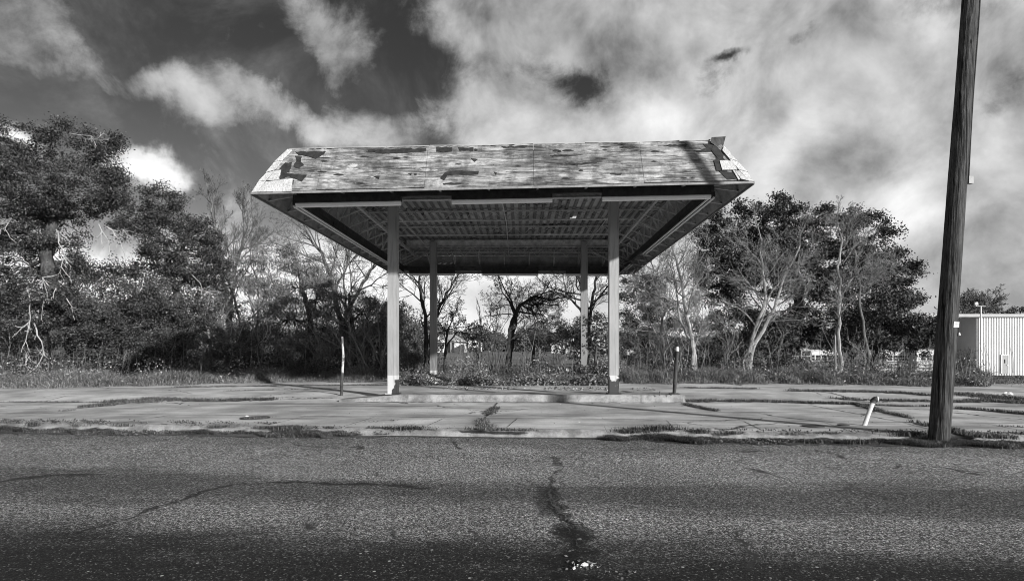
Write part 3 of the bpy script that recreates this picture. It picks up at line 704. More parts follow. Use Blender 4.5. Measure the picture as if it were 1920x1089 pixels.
# metal drip edge and top cap
mb = MB()
mb.bar((XL - .01, YF - .012, Z0 - .02), (XR + .01, YF - .012, Z0 - .02), .03, .05)
mb.bar((XL - .012, YF + .01, Z0 - .02), (XL - .012, YB - .02, Z0 - .02), .03, .07); mb.bar((XR + .012, YF + .01, Z0 - .02), (XR + .012, YB - .02, Z0 - .02), .03, .07)
mb.bar((XL, YB + .012, Z0 - .02), (XR, YB + .012, Z0 - .02), .03, .07)
mb.obj('drip_edge', M['drip'], can, warp=warp)
capx = [XL + IN, -4.3, -3.1, -2.1, -.9, .3, 1.5, 2.7, 3.7, XR - IN - .15]; mb = MB()
for a, b, dz_ in zip(capx[:-1], capx[1:], (.0, .006, -.004, .008, -.012, .002, .01, -.006, -.014)): mb.bar((a, YF + IN + .03, Z0 + H + .008 + dz_), (b - .012, YF + IN + .03, Z0 + H + .008 - dz_), .06, .016)
mb.obj('roof_cap', M['trim'], can, warp=warp)
# corrugated roof deck, ribs running front to back
dz = 1.0; x0, x1 = XL + IN * .85, XR - IN * .85; y0, y1 = YF + IN * .9, YB - IN * .9
prof = []; x = x0; pitch = .25
while x < x1 - pitch:
    prof += [(x, 0), (x + .13, 0), (x + .15, .06), (x + .23, .06)]; x += pitch
prof = np.array(prof); nyd = 40; yy_ = np.linspace(y0, y1, nyd); mb = MB()
V = np.array([[(p[0], y, Z0 + dz - p[1]) for p in prof] for y in yy_]).reshape(-1, 3); nx = len(prof)
ii = []
for j in range(nyd - 1):
    for i_ in range(nx - 1):
        yc = yy_[j]; xc = prof[i_, 0]
        if 1.66 < xc < 1.86 and 20.1 < yc < 20.4 and (i_ % 4) in (0, 2): continue
        if -2.9 < xc < -1.9 and 24.8 < yc < 25.4 and (i_ % 4 == 0): continue
        if .1 < xc < .8 and 24.8 < yc < 25.1 and (i_ % 4 == 0): continue
        ii.append(j * nx + i_)
ii = np.array(ii); mb.add(V, np.stack([ii, ii + nx, ii + nx + 1, ii + 1], -1)); mb.obj('roof_deck', M['deck'], can, warp=warp)
# girders and open-web joists
for y in (16.4, 24.0):
    m_ = MB(); a, b = XL + 1.3, XR - 1.3
    m_.bar((a, y, Z0 + .62), (b, y, Z0 + .62), .16, .014); m_.bar((a, y, Z0 + .90), (b, y, Z0 + .90), .16, .014); m_.bar((a, y, Z0 + .76), (b, y, Z0 + .76), .012, .265)
    m_.obj('roof_girder', M['steel'], can, warp=warp)
for y in (14.6, 19.0, 21.4, 25.2, 26.2):
    m_ = MB(); a, b = XL + 1.5, XR - 1.5; zl, zh = Z0 + .61, Z0 + .91; off = .028
    for sx in (-off, off):
        m_.bar((a, y + sx, zl), (b, y + sx, zl), .045, .035); m_.bar((XL + .7, y + sx, zh), (XR - .7, y + sx, zh), .045, .035)
    nb = 26; xx = np.linspace(a, b, nb)
    for k in range(nb - 1): m_.bar((xx[k], y, zl if k % 2 == 0 else zh), (xx[k + 1], y, zh if k % 2 == 0 else zl), .018, .018)
    m_.obj('roof_joist', M['steel'], can, warp=warp)
    m_ = MB()
    m_.bar((a, y, zl), (rx0 + .06, y, Z0 + .24), .05, .05); m_.obj('knee_brace', M['steel'], can, warp=warp)
    m_ = MB(); m_.bar((b, y, zl), (rx1 - .06, y, Z0 + .24), .05, .05); m_.obj('knee_brace', M['steel'], can, warp=warp)
# long purlins front to back near both edges plus brace rods
for x in (XL + 1.35, XR - 1.35): m_ = MB(); m_.bar((x, YF + 1.3, Z0 + .55), (x, YB - 1.3, Z0 + .55), .08, .08); m_.obj('purlin', M['steel'], can, warp=warp)
for rp, rr in (([(-3.5, 16.5, 5.42), (-3.84, 23.9, 5.84)], .014), ([(2.5, 16.6, 5.38), (2.66, 23.9, 5.84)], .014), ([(-.52, 14.8, 5.6), (-.46, 19, 5.74), (-.52, 25.9, 5.72)], .02)):
    m_ = MB(); m_.tube(rp, rr, 5); m_.obj('brace_rod', M['steel'], can)
# outrigger frames carrying the sloping fascia
def outrigger(p_out, inward, m_):
    px_, py_ = p_out; ix, iy = inward
    A = (px_ + ix * .05, py_ + iy * .05, Z0 + .03); B = (px_ + ix * (IN - .0), py_ + iy * (IN - .0), Z0 + H - .08); Rg = (px_ + ix * (ri - .05), py_ + iy * (ri - .05), Z0 + .12)
    T = (px_ + ix * (ri + .75), py_ + iy * (ri + .75), Z0 + .62)
    m_.bar(A, B, .045, .06); m_.bar(A, Rg, .045, .05); m_.bar((Rg[0], Rg[1], Z0 + .30), (B[0], B[1], B[2] - .05), .04, .04)
    m_.bar((Rg[0], Rg[1], Z0 + .30), T, .035, .035); m_.bar(T, (B[0], B[1], B[2] - .1), .03, .03)
for x in np.arange(XL + .75, XR - .6, 1.12):
    for y, iy in ((YF, 1), (YB, -1)):
        m_ = MB(); outrigger((x, y), (0, iy), m_); m_.obj('fascia_frame', M['steel'], can, warp=warp)
for y in np.arange(YF + .8, YB - .6, 1.12):
    for x, ix in ((XL, 1), (XR, -1)):
        m_ = MB(); outrigger((x, y), (ix, 0), m_); m_.obj('fascia_frame', M['steel'], can, warp=warp)
for cx_, cy_, ix, iy in ((XL, YF, 1, 1), (XR, YF, -1, 1), (XL, YB, 1, -1), (XR, YB, -1, -1)):
    m_ = MB(); m_.bar((cx_ + ix * .06, cy_ + iy * .06, Z0 + .04), (cx_ + ix * IN, cy_ + iy * IN, Z0 + H - .08), .06, .06)
    m_.bar((cx_ + ix * .06, cy_ + iy * .06, Z0 + .04), (cx_ + ix * ri, cy_ + iy * ri, Z0 + .14), .05, .05)
    m_.bar((cx_ + ix * ri, cy_ + iy * ri, Z0 + .25), (cx_ + ix * 2.2, cy_ + iy * 2.2, Z0 + .62), .06, .06); m_.obj('hip_frame', M['steel'], can, warp=warp)
# things fixed to the front slope, located on it
def onfront(px, py, lift=.0):
    dx, dzz = (px - CX) / F, (HY - py) / F; y = 13.2
    for _ in range(30):
        z = EYE + dzz * y; s_ = (z - zb(dx * y, y)) / H; y = .5 * y + .5 * (YF + IN * s_)
    y -= lift; return np.array([dx * y, y, EYE + dzz * y])
def patch(name, pts, lift, th, m, jag=0):
    P3 = [onfront(a, b, lift) for a, b in pts]
    if jag:
        Q = []
        for k in range(len(P3)):
            a, b = P3[k], P3[(k + 1) % len(P3)]; n_ = max(1, int(np.linalg.norm(b - a) / .06))
            for q in range(n_):
                f_ = q / n_; e = a + (b - a) * f_
                if q: e = e + np.array([random.uniform(-jag, jag), 0, random.uniform(-jag, jag)]) * .5
                Q.append(e)
        P3 = Q
    m_ = MB(); m_.slab(P3[::-1], (0, th, 0)); return m_.obj(name, m, can)
FELT = [[(553,284.5),(611,283.5),(607,290),(592,298),(575,293),(560,291)],[(690,281),(799,277.5),(799,283.5),(760,287),(724,288),(691,285)],[(818,276.5),(848,276),(847,284.5),(832,286),(818,284.5)],
 [(859,276.5),(888,276),(887,283),(862,282.7)],[(835,322.5),(854,320),(898,320.7),(896.6,327),(866,328),(838,329),(833,338),(825.5,334.5)],[(534.4,304.7),(548,303.4),(542.6,324),(522,318.5)],
 [(527.5,320),(542.6,325.4),(575.7,328),(566,340.5),(542.6,331),(524.7,336.4)],[(883,297),(896.6,298.4),(890,303.7)],[(830.5,344),(858,342.5),(857,346),(832,346.6)],
 [(553,292),(566,294),(564,304),(570,310),(560,316),(550,312),(556,302)],[(1031,292),(1061,289.6),(1094,290),(1069.5,292.6),(1036,294)],[(1058.5,305.6),(1084.6,305.6),(1083,311),(1069.5,308.3)],[(1088.8,306),(1119,304.4),(1119,306.4),(1097,308.3)],
 [(1144,325.4),(1166,324.3),(1164.5,328),(1146.6,327.3)],[(1318,271),(1336,270.8),(1353,282.7),(1359,300.6),(1348,302),(1347,319),(1370,322.6),(1392,336),(1365,337),(1350,323),(1340,306),(1343,292),(1328,280)],
 [(1240,272),(1290,270.5),(1286,275),(1255,275)],[(1300,282),(1338,277),(1338,284),(1310,286)],[(700,331),(712,330),(710,336)],[(765,325),(772,324.5),(771,329)],[(545,336),(552,338),(550,346),(545,346)],[(940,274.6),(990,273),(985,277),(945,277.6)],[(1150,269),(1175,268.5),(1170,273)],[(926,322),(932,324),(930,328)]]
for k in range(26):
    px = 600 + 720 * random.random(); top = 286 - (px - 545) * .0195; py = top + (random.random() ** 3) * 60 + 1; w_ = 3 + 9 * random.random(); h_ = .8 + 1.6 * random.random()
    FELT.append([(px - w_, py), (px - w_ * .3, py - h_), (px + w_ * .5, py - h_ * .6), (px + w_, py + h_ * .3), (px + w_ * .2, py + h_), (px - w_ * .6, py + h_ * .7)])
for f_ in FELT: patch('tar_paper', f_, .012, .006, M['felt'], .034)
SH = [[(539.7,279.3),(548.7,281.2),(529.4,301),(514,303)],[(514,303.8),(530,301.5),(516,318),(497.9,323.4)],[(498.6,324.3),(515.3,319.4),(498.6,338.2),(484.4,339.6)],[(484.4,340.4),(498.6,338.8),(483,359.4),(471.6,360.3)],
 [(515.8,319.8),(526.8,318.5),(521.7,337),(499.8,338.6)],[(498.8,340.6),(513,338.8),(512,359.2),(483.3,359.6)],[(513.5,338.8),(531,336.6),(529.5,359),(512.5,359.2)],[(531.5,336.6),(548.7,334.5),(546,358.9),(530,359)],
 [(1354.4,281.8),(1357.6,274),(1368.6,284.3),(1371,290),(1384,302.6),(1367,296.2)],[(1367,297),(1384.6,303.4),(1402,322),(1385.3,317.4)],[(1385.3,318),(1402,323),(1413.5,339.6),(1404,339)],
 [(1349.3,300.4),(1372.4,301.7),(1382.7,317),(1373.7,318.4),(1354.4,318.4)],[(1374,318.6),(1378,319),(1388,336.4),(1384.6,337)],[(1378.6,320.6),(1386,320),(1403,338.3),(1390,335.5)]]
for k, s_ in enumerate(SH):
    cx_ = sum(q[0] for q in s_) / 4; patch('tar_paper', [(q[0] + (q[0] - cx_) * .03, q[1] + (1.6 if q[1] > np.mean([e[1] for e in s_]) else -.4)) for q in s_], .014 + .0012 * k, .004, M['felt'])
    patch('wood_shake', s_, .038 + .006 * (k % 3), .014, M['shake'])
r0_ = [P(1334.5, 257.4, 13.55), P(1360.8, 256, 13.6), P(1353.8, 282.5, 13.5), P(1332.6, 267, 13.5)]
m_ = MB(); m_.slab(r0_[::-1], (0, .02, 0)); o = m_.obj('wood_shake', M['bark'], can); o['label'] = 'loose shake standing up at the corner'

# ---------------------------------------------------------------- posts and small street things
def post(name, pts, r, m, label, cat, cap=True, n=10):
    pts = np.array(pts); o = thing(name, pts[0], label, cat); return o
o = thing('steel_post', G(640.5, 740, .3), 'thin straight post left of the canopy, dark below and peeling white above', 'post')
b = G(640.5, 740, .3); mb = MB(); tp = b + [0.02, 0, .64]; mb.tube([b - [0, 0, .05], b + [0, 0, .3], tp], .042, 10, True); mb.obj('lower_tube', M['darksteel'], o)
M['peel'] = mat('peeling_white', lambda t, co: t.mix(t.ramp(t.noise(t.mapping(co, scale=(1, 1, .5)), 11, 6, .7), .46, .56), .5, .12), .8, .2)
mb = MB(); mb.tube([tp - [0, 0, .03], tp + [.03, 0, .5], tp + [-.0, 0, 1.05]], [.036, .034, .028], 10, True); mb.obj('upper_tube', M['peel'], o)
b = G(1264, 739, IZ); o = thing('pipe_post', b, 'dark rusty pipe post leaning right near the right end of the concrete island', 'post')
mb = MB(); tp = b + [.085, 0, 1.19]; mb.tube([b - [0, 0, .03], b + [.04, 0, .6], tp], .05, 10, True); mb.box(b[0] - .13, b[0] + .13, b[1] - .09, b[1] + .09, IZ, IZ + .03); mb.obj('shaft', M['darksteel'], o)
mb = MB(); mb.tube([tp, tp + [.0, 0, .06], tp + [0.0, 0, .12]], [.045, .05, .03], 10, True); mb.obj('cap', M['white'], o)
for px, dxx, hh, lab in ((1237, .0, .11, 'short pale pipe stub sticking up from the island end'), (1257.5, .03, .07, 'short dark bolt stub beside the foot of the leaning pipe post')):
    b = G(px, 741, IZ); mb = MB(); mb.tube([b, b + [dxx, 0, hh * .6], b + [dxx, 0, hh]], [.016, .014, .016], 8, True); tag(mb.obj('pipe_stub', M['greybark'] if px < 1250 else M['darksteel'], base=b), lab, 'pipe stub')
b = G(1620, 797, .186); tp = P(1637, 753, b[1] + .05); o = thing('vent_pipe', b, 'leaning white pipe with dark elbow standing in the pavement near the pole', 'pipe')
mb = MB(); mb.tube([b - [0, 0, .03], (b + tp) / 2, tp], .040, 14, True); mb.obj('pipe', M['peel2'], o, smooth=True)
q = [tp - [.008, 0, .02], tp + [.012, 0, .03], tp + [.035, -.01, .05], tp + [.065, -.02, .055]]
mb = MB(); mb.tube(q, [.052, .054, .054, .056], 14, True); mb.obj('elbow', M['darksteel'], o, smooth=True)
mb = MB(); mb.tube([q[-1], q[-1] + [.02, -.006, 0]], [.05, .046], 14, True); mb.obj('cap', M['white'], o)
def disc(name, px, py, r, z, m, label, cat, group=None, hh=.012):
    c = G(px, py, z); th = np.arange(28) * 2 * np.pi / 28
    o = thing(name, c, label, cat, group)
    mb = MB(); mb.slab(np.column_stack([c[0] + r * np.cos(th), c[1] + r * np.sin(th), np.full(28, c[2])]), (0, 0, hh)); mb.obj('lid', m, o)
    mb = MB(); rg = [(c[0] + r * 1.1 * math.cos(a), c[1] + r * 1.1 * math.sin(a), c[2] + .004) for a in np.append(th, th[0])]; mb.tube(rg, .012, 6); mb.obj('rim', M['darksteel'], o)
disc('utility_cover', 1525, 799, .17, .186, M['darksteel'], 'larger round dark utility cover set in the sidewalk', 'cover', 'covers in the sidewalk')
disc('utility_cover', 1581, 797, .09, .186, M['darksteel'], 'small round dark utility cover beside the leaning vent pipe', 'cover', 'covers in the sidewalk')
disc('utility_cover', 478, 783.5, .26, .188, M['soil'], 'dirt-filled round cover in the pavement left of the canopy', 'cover', 'covers in the sidewalk', .006)
g = G(478, 783.5, .2); mb = MB(); blades(mb, g + np.column_stack([rng.normal(0, .12, 160), rng.normal(0, .07, 160), np.zeros(160)]), .03, .008, 1.2)
tag(mb.obj('cover_grass', M['turf']), 'dry grass sprouting from the dirt-filled cover', 'grass', kind='stuff')
rock('pale_stone', G(463, 781, .19), .035, M['white'], 'pale stone at the left edge of the dirt-filled cover', 'stone', 8)

# utility pole
b = G(1761, 824, .12); tp = P(1819, 0, b[1]); ax = (tp - b) / (tp[2] - b[2])
o = thing('utility_pole', b, 'tall dark weathered wooden utility pole leaning right by the kerb', 'pole')
mb = MB(); zs = np.linspace(-.1, 10.5, 90); nn = 28; V = []
for k, z in enumerate(zs):
    c = b + ax * z; r = .157 - .0055 * z
    for j in range(nn):
        th = j / nn * 2 * math.pi; rr = r * (1 + .02 * math.sin(th * 3 + z * .5) + .012 * math.sin(z * 2.1 + th * 2)) - .006 * max(0, math.sin(th * 5 + .3 * math.sin(z)) - .75) * 4 + .002 * random.random()
        V.append(c + [rr * math.cos(th), rr * math.sin(th), 0])
i = (np.arange(89)[:, None] * nn + np.arange(nn)[None]).ravel(); j2 = (np.arange(89)[:, None] * nn + (np.arange(nn) + 1) % nn).ravel()
mb.add(V, np.stack([i, j2, j2 + nn, i + nn], -1)); mb.f.setdefault(nn, []).append(np.array([np.arange(nn) + 89 * nn])); mb.obj('shaft', M['polewood'], o)
def onpole(z, th, lift=0): return b + ax * z + np.array([math.cos(th), math.sin(th), 0]) * (.157 - .0055 * z + lift)
zbx = (824 - 339) / F * b[1]
mb = MB(); mb.tube([onpole(z, -.25, .022 + .006 * math.sin(z * 2)) for z in np.linspace(zbx + .05, 10.3, 20)], .011, 6); mb.obj('conduit', M['darksteel'], o)
c = onpole(zbx, -.25, .04); mb = MB(); mb.box(c[0] - .035, c[0] + .04, c[1] - .04, c[1] + .04, c[2] - .065, c[2] + .055); bx_ = mb.obj('junction_box', M['drip'], o)
mb = MB()
for k in (-.03, .025): mb.box(c[0] + .043, c[0] + .055, c[1] - .015, c[1] + .015, c[2] + k - .01, c[2] + k + .01)
mb.obj('hub', M['darksteel'], bx_)
# sign plate, slightly curved round the pole
zs_ = (824 - 609) / F * b[1]; mb = MB(); prm = []
for th in np.linspace(-1.62, -.62, 9): prm.append(th)
w = [[onpole(zs_ - .048 + .005 * (k / 8), th, .012), onpole(zs_ + .05 - .004 * (k / 8), th, .012)] for k, th in enumerate(prm)]
V = np.array(w).reshape(-1, 3); V2 = np.array([[onpole(zs_ - .048 + .005 * (k / 8), th, .009), onpole(zs_ + .05 - .004 * (k / 8), th, .009)] for k, th in enumerate(prm)]).reshape(-1, 3)
i = np.arange(8) * 2; mb.add(V, np.stack([i, i + 2, i + 3, i + 1], -1)); mb.add(V2, np.stack([i, i + 1, i + 3, i + 2], -1)); sg = mb.obj('sign_plate', M['white'], o)
mb = MB()   # two rows of small illegible letters, as far as the photo shows them
def mark(t0, t1, z0_, z1_):
    V = [onpole(zs_ + z0_, t0, .0145), onpole(zs_ + z0_, t1, .0145), onpole(zs_ + z1_, t1, .0145), onpole(zs_ + z1_, t0, .0145)]; mb.add(V, [(0, 1, 2, 3)])
for row, (za, zb_) in enumerate(((.024, .042), (-.008, .010))):
    th = -1.46
    for k in range(6 + row):
        wd_ = .055 + .03 * ((k * 7 + row) % 3) / 2
        mark(th, th + .018, za, zb_); mark(th + .018, th + wd_, zb_ - .005, zb_)
        if k % 2: mark(th + .018, th + wd_, za, za + .004)
        th += wd_ + .028
mark(-1.5, -1.45, -.036, -.028)
mb.obj('lettering', M['black'], sg)
zt_ = (824 - 626) / F * b[1]; c = onpole(zt_, -.75, .02); mb = MB(); mb.tube([c + [0, 0, -.025], c, c + [0, 0, .022]], [.019, .017, .009], 8, True); mb.obj('tag_plate', M['white'], o)
mb = MB(); mb.tube([onpole(zt_ + .02, -.75, .015), onpole(zs_ - .05, -.75, .015)], .005, 5); mb.obj('wire', M['black'], o)


# ---------------------------------------------------------------- trees
UP = np.array([0, 0, 1.])
def unit(v): return v / (np.linalg.norm(v) + 1e-9)
def wig(p, q, n, amp, sag=0.):
    f = np.linspace(0, 1, n)[:, None]; L = np.linalg.norm(q - p)
    w = np.cumsum(rng.normal(0, 1, (n, 3)), axis=0); w -= f * w[-1]; w[0] = 0; w[-1] = 0
    return p * (1 - f) + q * f + w * amp * L / n + UP * (sag * L * 4 * f * (1 - f))
def leafy(name, label, basepx, d, trunk, lobes, bark='bark', leaf='oakleaf', dens=1., lpc=120, ls=.10, cr=.42, group=None, twig=True, asp=.55, updir=None, spread=1., zbase=None, fill=.45, cat='tree', shell=.5, dscale=.85, trunkname='trunk', crownname='crown', dead=None):
    """trunk: [(px, py, dd, radius)]; lobes: [(px, py, rx, ry, dd)] in photo pixels at distance d + dd"""
    bz = float(zt((basepx - CX) / F * d, d)) if zbase is None else zbase
    base = np.array([(basepx - CX) / F * d, d, bz]); o = thing(name, base, label, cat, group)
    tk = [base - [0, 0, .1]] + [P(a, b_, d + dd) for a, b_, dd, _ in trunk]; rad = [trunk[0][3] * 1.35] + [q[3] for q in trunk]
    T = MB(); fine = []
    for k in range(len(tk) - 1):
        fine += list(wig(np.array(tk[k]), np.array(tk[k + 1]), 6, .12)[:-1])
    fine.append(np.array(tk[-1])); fr = np.interp(np.linspace(0, len(tk) - 1, len(fine)), np.arange(len(tk)), rad)
    T.tube(fine, fr, 9)
    nodes = [(np.array(p), r) for p, r in zip(fine[len(fine) // 3:], fr[len(fine) // 3:])]
    Lf = MB(); cs = []
    L3 = []
    for a, b_, rx, ry, dd in lobes: L3.append((P(a, b_, d + dd), rx / F * d, ry / F * d))
    L3.sort(key=lambda q: np.linalg.norm(q[0] - tk[-1]))
    for c, rx, rz in L3:
        k = min(range(len(nodes)), key=lambda q: np.linalg.norm(nodes[q][0] - c) + .3 * max(0, nodes[q][0][2] - c[2]))
        p, r = nodes[k]; r1 = min(r * .75, .13); pts = wig(p, c, 8, .5, .05); rr = np.linspace(r1, r1 * .45, 8); T.tube(pts, rr, 6)
        mynodes = [(pts[q], rr[q]) for q in range(2, 8)]; nodes += mynodes
        nc = max(4, int(dens * (rx * rz) / (cr * cr) * 2.9))
        u = rng.normal(size=(nc, 3)); u /= np.linalg.norm(u, axis=1, keepdims=True)
        rr_ = shell + (1 - shell) * rng.random(nc) ** .7; ins = rng.random(nc) < fill * .6; rr_[ins] = rng.random(ins.sum()) ** .5
        cc = c + u * rr_[:, None] * [rx, min(rx, 2.6) * dscale, rz]
        cc[:, 2] = np.maximum(cc[:, 2], bz + .25)
        for q in cc:
            if twig:
                m_ = min(mynodes, key=lambda e: np.linalg.norm(e[0] - q)); T.tube(wig(m_[0], q, 5, .5, .03), np.linspace(min(.03, m_[1] * .6), .008, 5), 3)
        cs.append(cc)
    cs = np.vstack(cs); lpc = int(lpc * (1.45 if leaf in ('oakleaf', 'midleaf') else 1.1)); n = len(cs) * lpc; ci = rng.integers(0, len(cs), n)
    size = cr * (.7 + .6 * rng.random(len(cs)))
    off = rng.normal(size=(n, 3)) * [.46, .46, .30]; c = cs[ci] + off * size[ci][:, None] ; c[:, 2] = np.maximum(c[:, 2], bz + .03)
    leaves(Lf, c, ls, asp, updir, spread)
    # ragged twigs poking out of the outline
    T.obj(trunkname, M[bark], o); Lf.obj(crownname, M[leaf], o)
    if dead: deadwood(o, dead, d)
    return o
def branch(mb, p, dirv, L, r, lev, prm):
    nseg = 6 if lev <= 1 else 4 if lev == 2 else 3
    pts = [p]; dcur = unit(dirv)
    for k in range(nseg):
        dcur = unit(dcur + rng.normal(0, prm['wob'], 3) + UP * prm['up'] * (1 if lev > 0 else .5)); pts.append(pts[-1] + dcur * L / nseg)
    r1 = max(r * .35, prm['rmin']); rr = np.linspace(r, r1, nseg + 1); mb.tube(pts, rr, 7 if lev < 1 else 5 if lev == 1 else 3)
    if lev >= prm['levels']: return
    nk = prm['kids'][lev]; nk = int(nk * (.8 + .4 * rng.random()) + .5)
    for k in range(nk):
        f = prm['f0'][lev] + (1 - prm['f0'][lev]) * (k + rng.random()) / nk; f = min(f, .999); x = f * nseg; i = int(x); q = pts[i] + (pts[i + 1] - pts[i]) * (x - i)
        dd = unit(pts[i + 1] - pts[i]); a = R(prm['ang'] * (.7 + .6 * rng.random())); side = unit(np.cross(dd, rng.normal(size=3)))
        if lev == 0: side = unit(side * [1, .75, 1])
        branch(mb, q, dd * math.cos(a) + side * math.sin(a), L * prm['ratio'] * (1.15 - .55 * f) * (.75 + .5 * rng.random()), max(rr[i] * .55, prm['rmin']), lev + 1, prm)
def bare(name, label, basepx, d, stems, bark='greybark', levels=4, kids=(9, 7, 6, 5), wob=.16, up=.05, ang=48, ratio=.5, rmin=.005, L=None, f0=(.35, .2, .15, .15), group=None, leaf=None, nleaf=0, ls=.08, zbase=None, cat='tree'):
    """stems: list of [(px,py,dd), ...] paths with base radius first: (r, path)"""
    bz = float(zt((basepx - CX) / F * d, d)) if zbase is None else zbase
    base = np.array([(basepx - CX) / F * d, d, bz]); o = thing(name, base, label, cat, group); T = MB(); Br = MB()
    prm = dict(levels=levels, kids=kids, wob=wob, up=up, ang=ang, ratio=ratio, rmin=rmin, f0=f0)
    for r, path in stems:
        pp = [base - [0, 0, .08]] + [P(a, b_, d + dd) for a, b_, dd in path]
        fine = []
        for k in range(len(pp) - 1): fine += list(wig(np.array(pp[k]), np.array(pp[k + 1]), 6, .16)[:-1])
        fine.append(np.array(pp[-1])); n = len(fine); rr = r * np.linspace(1, .22, n) ** .9; T.tube(fine, rr, 8)
        tot = sum(np.linalg.norm(pp[k + 1] - pp[k]) for k in range(len(pp) - 1)); LL = L or tot * .42
        nk = int(kids[0] * (1.4 if len(stems) == 1 else 1.0))
        for k in range(nk):
            f = f0[0] + (1 - f0[0]) * (k + rng.random()) / nk; x = min(f, .999) * (n - 1); i = int(x); q = fine[i] + (fine[i + 1] - fine[i]) * (x - i)
            dd = unit(fine[i + 1] - fine[i]); a = R(ang * (.7 + .6 * rng.random())); side = unit(np.cross(dd, rng.normal(size=3))); side = unit(side * [1, .7, 1])
            branch(Br, q, dd * math.cos(a) + side * math.sin(a), LL * (1.2 - .6 * f) * (.75 + .5 * rng.random()), max(rr[i] * .5, .012), 1, prm)
        branch(Br, fine[-1], fine[-1] - fine[-2], LL * .6, rr[-1], 1, prm)
    T.obj('trunk', M[bark], o); 
    V = np.vstack(Br.v); Br.obj('branches', M['twig' if bark == 'palebark' else bark], o)
    if leaf:
        Lf = MB(); k = rng.integers(0, len(V), nleaf); q = V[k]; q = q[(q[:, 2] > bz + .5)]; leaves(Lf, q + rng.normal(0, .06, q.shape), ls); Lf.obj('crown', M[leaf], o)
    return o
def deadwood(o, lst, d, dd=-1.2):
    """bleached dead limbs hanging out of a crown"""
    m = MB(); prm = dict(levels=3, kids=(4, 5, 4), wob=.17, up=-.05, ang=42, ratio=.5, rmin=.008, f0=(.15, .2, .2))
    for r, path in lst:
        r *= .62; pp = [P(a, b_, d + dd) for a, b_ in path]; fine = []
        for k in range(len(pp) - 1): fine += list(wig(pp[k], pp[k + 1], 4, .25)[:-1])
        fine.append(pp[-1]); n = len(fine); rr = r * np.linspace(1, .4, n); m.tube(fine, rr, 5); tot = sum(np.linalg.norm(fine[k + 1] - fine[k]) for k in range(n - 1))
        for k in range(max(2, int(tot * 3))):
            i = int(rng.random() * (n - 1)); dv = unit(fine[i + 1] - fine[i]); sd_ = unit(np.cross(dv, rng.normal(size=3)))
            branch(m, fine[i], dv + sd_ * .9, tot * .22 * (.5 + rng.random()), rr[i] * .5, 2, prm)
    e = m.obj('dead_branches', M['deadwood'], o); e['label'] = 'bleached leafless dead branches'

G1 = 'broad evergreen oaks along the back of the lot'; G2 = 'leafless trees along the back of the lot'; G3 = 'shrubs in the undergrowth'; G4 = 'feathery drooping trees left of the canopy'
leafy('live_oak', 'largest dark evergreen oak at the far left edge with bleached dead limbs hanging down', 118, 25, [(112, 640, 0, .34), (100, 560, 0, .30), (85, 480, 0, .26), (100, 410, .3, .18)],
  [(20, 275, 75, 45, 0), (-60, 300, 80, 80, 0), (145, 268, 80, 36, 0), (205, 305, 48, 42, .5), (110, 345, 110, 50, -.5), (20, 370, 80, 55, -.6), (205, 355, 50, 38, 0), (-70, 430, 70, 80, 0), (50, 440, 60, 40, 0), (-40, 560, 70, 90, 0),
   (60, 500, 55, 45, .3), (15, 590, 45, 50, .6), (40, 650, 60, 40, 1.5), (130, 410, 60, 40, .5), (215, 395, 45, 30, .5), (95, 545, 45, 40, -.6), (130, 500, 50, 26, .3), (70, 600, 40, 40, -.5), (150, 620, 40, 40, -.4), (240, 425, 40, 24, .3), (100, 670, 50, 30, 0), (165, 505, 44, 20, .3), (110, 455, 34, 22, -.3), (225, 500, 30, 18, .3), (25, 455, 40, 26, .2)],
  dens=1.0, lpc=150, cr=.40, ls=.085, group=G1,
  dead=[(.045, [(50, 540), (55, 580), (52, 620), (40, 660)]), (.035, [(80, 520), (88, 560), (78, 600)]), (.04, [(105, 430), (118, 470), (115, 500), (135, 530)]), (.03, [(105, 540), (100, 560)]), (.035, [(200, 425), (225, 450), (235, 490)]), (.03, [(185, 420), (205, 470), (208, 490)]), (.028, [(230, 430), (270, 460)]), (.03, [(125, 560), (140, 600)]), (.05, [(60, 562), (98, 562)]), (.05, [(64, 606), (78, 640), (74, 680), (48, 704)]), (.03, [(20, 410), (10, 430), (30, 455)]), (.02, [(130, 250), (180, 262), (196, 244)])])
leafy('live_oak', 'dark evergreen oak with a rounded crown and leaning pale trunk, second from the left edge', 338, 26.5, [(340, 640, 0, .2), (348, 600, 0, .17), (330, 540, 0, .15), (310, 470, 0, .13)],
  [(300, 375, 42, 32, 0), (335, 405, 60, 34, 0), (285, 430, 50, 45, 0), (370, 440, 48, 34, 0), (395, 480, 38, 34, 0), (330, 470, 70, 34, -.5), (400, 510, 30, 30, -.5), (290, 500, 55, 34, 0), (350, 520, 60, 26, -.5)],
  dens=1.1, lpc=150, cr=.38, ls=.08, group=G1, dead=[(.03, [(350, 500), (375, 530), (380, 555)])])
leafy('thicket', 'dense dark leafy thicket hanging to the ground between the two left oaks', 235, 24.6, [(235, 660, 0, .1), (235, 610, 0, .08)],
  [(210, 550, 90, 48, .4), (290, 560, 70, 42, 0), (180, 620, 60, 60, .2), (250, 620, 75, 55, 0), (310, 620, 50, 50, .2), (210, 680, 75, 34, 0), (280, 685, 60, 32, 0), (160, 590, 40, 40, .6), (350, 590, 55, 35, .6)],
  dens=1.1, lpc=170, cr=.38, ls=.075, leaf='midleaf', cat='thicket', trunkname='stem', crownname='foliage')
bare('bare_tree', 'tall fine-twigged leafless tree rising behind the second oak', 430, 33, [(.16, [(428, 600, 0), (415, 500, 0), (400, 420, 0), (392, 365, 0)]), (.13, [(432, 600, 0), (440, 520, 0), (455, 450, 0), (468, 395, 0)])], kids=(11, 8, 6, 5), wob=.10, up=.10, ang=34, L=2.3, group=G2)
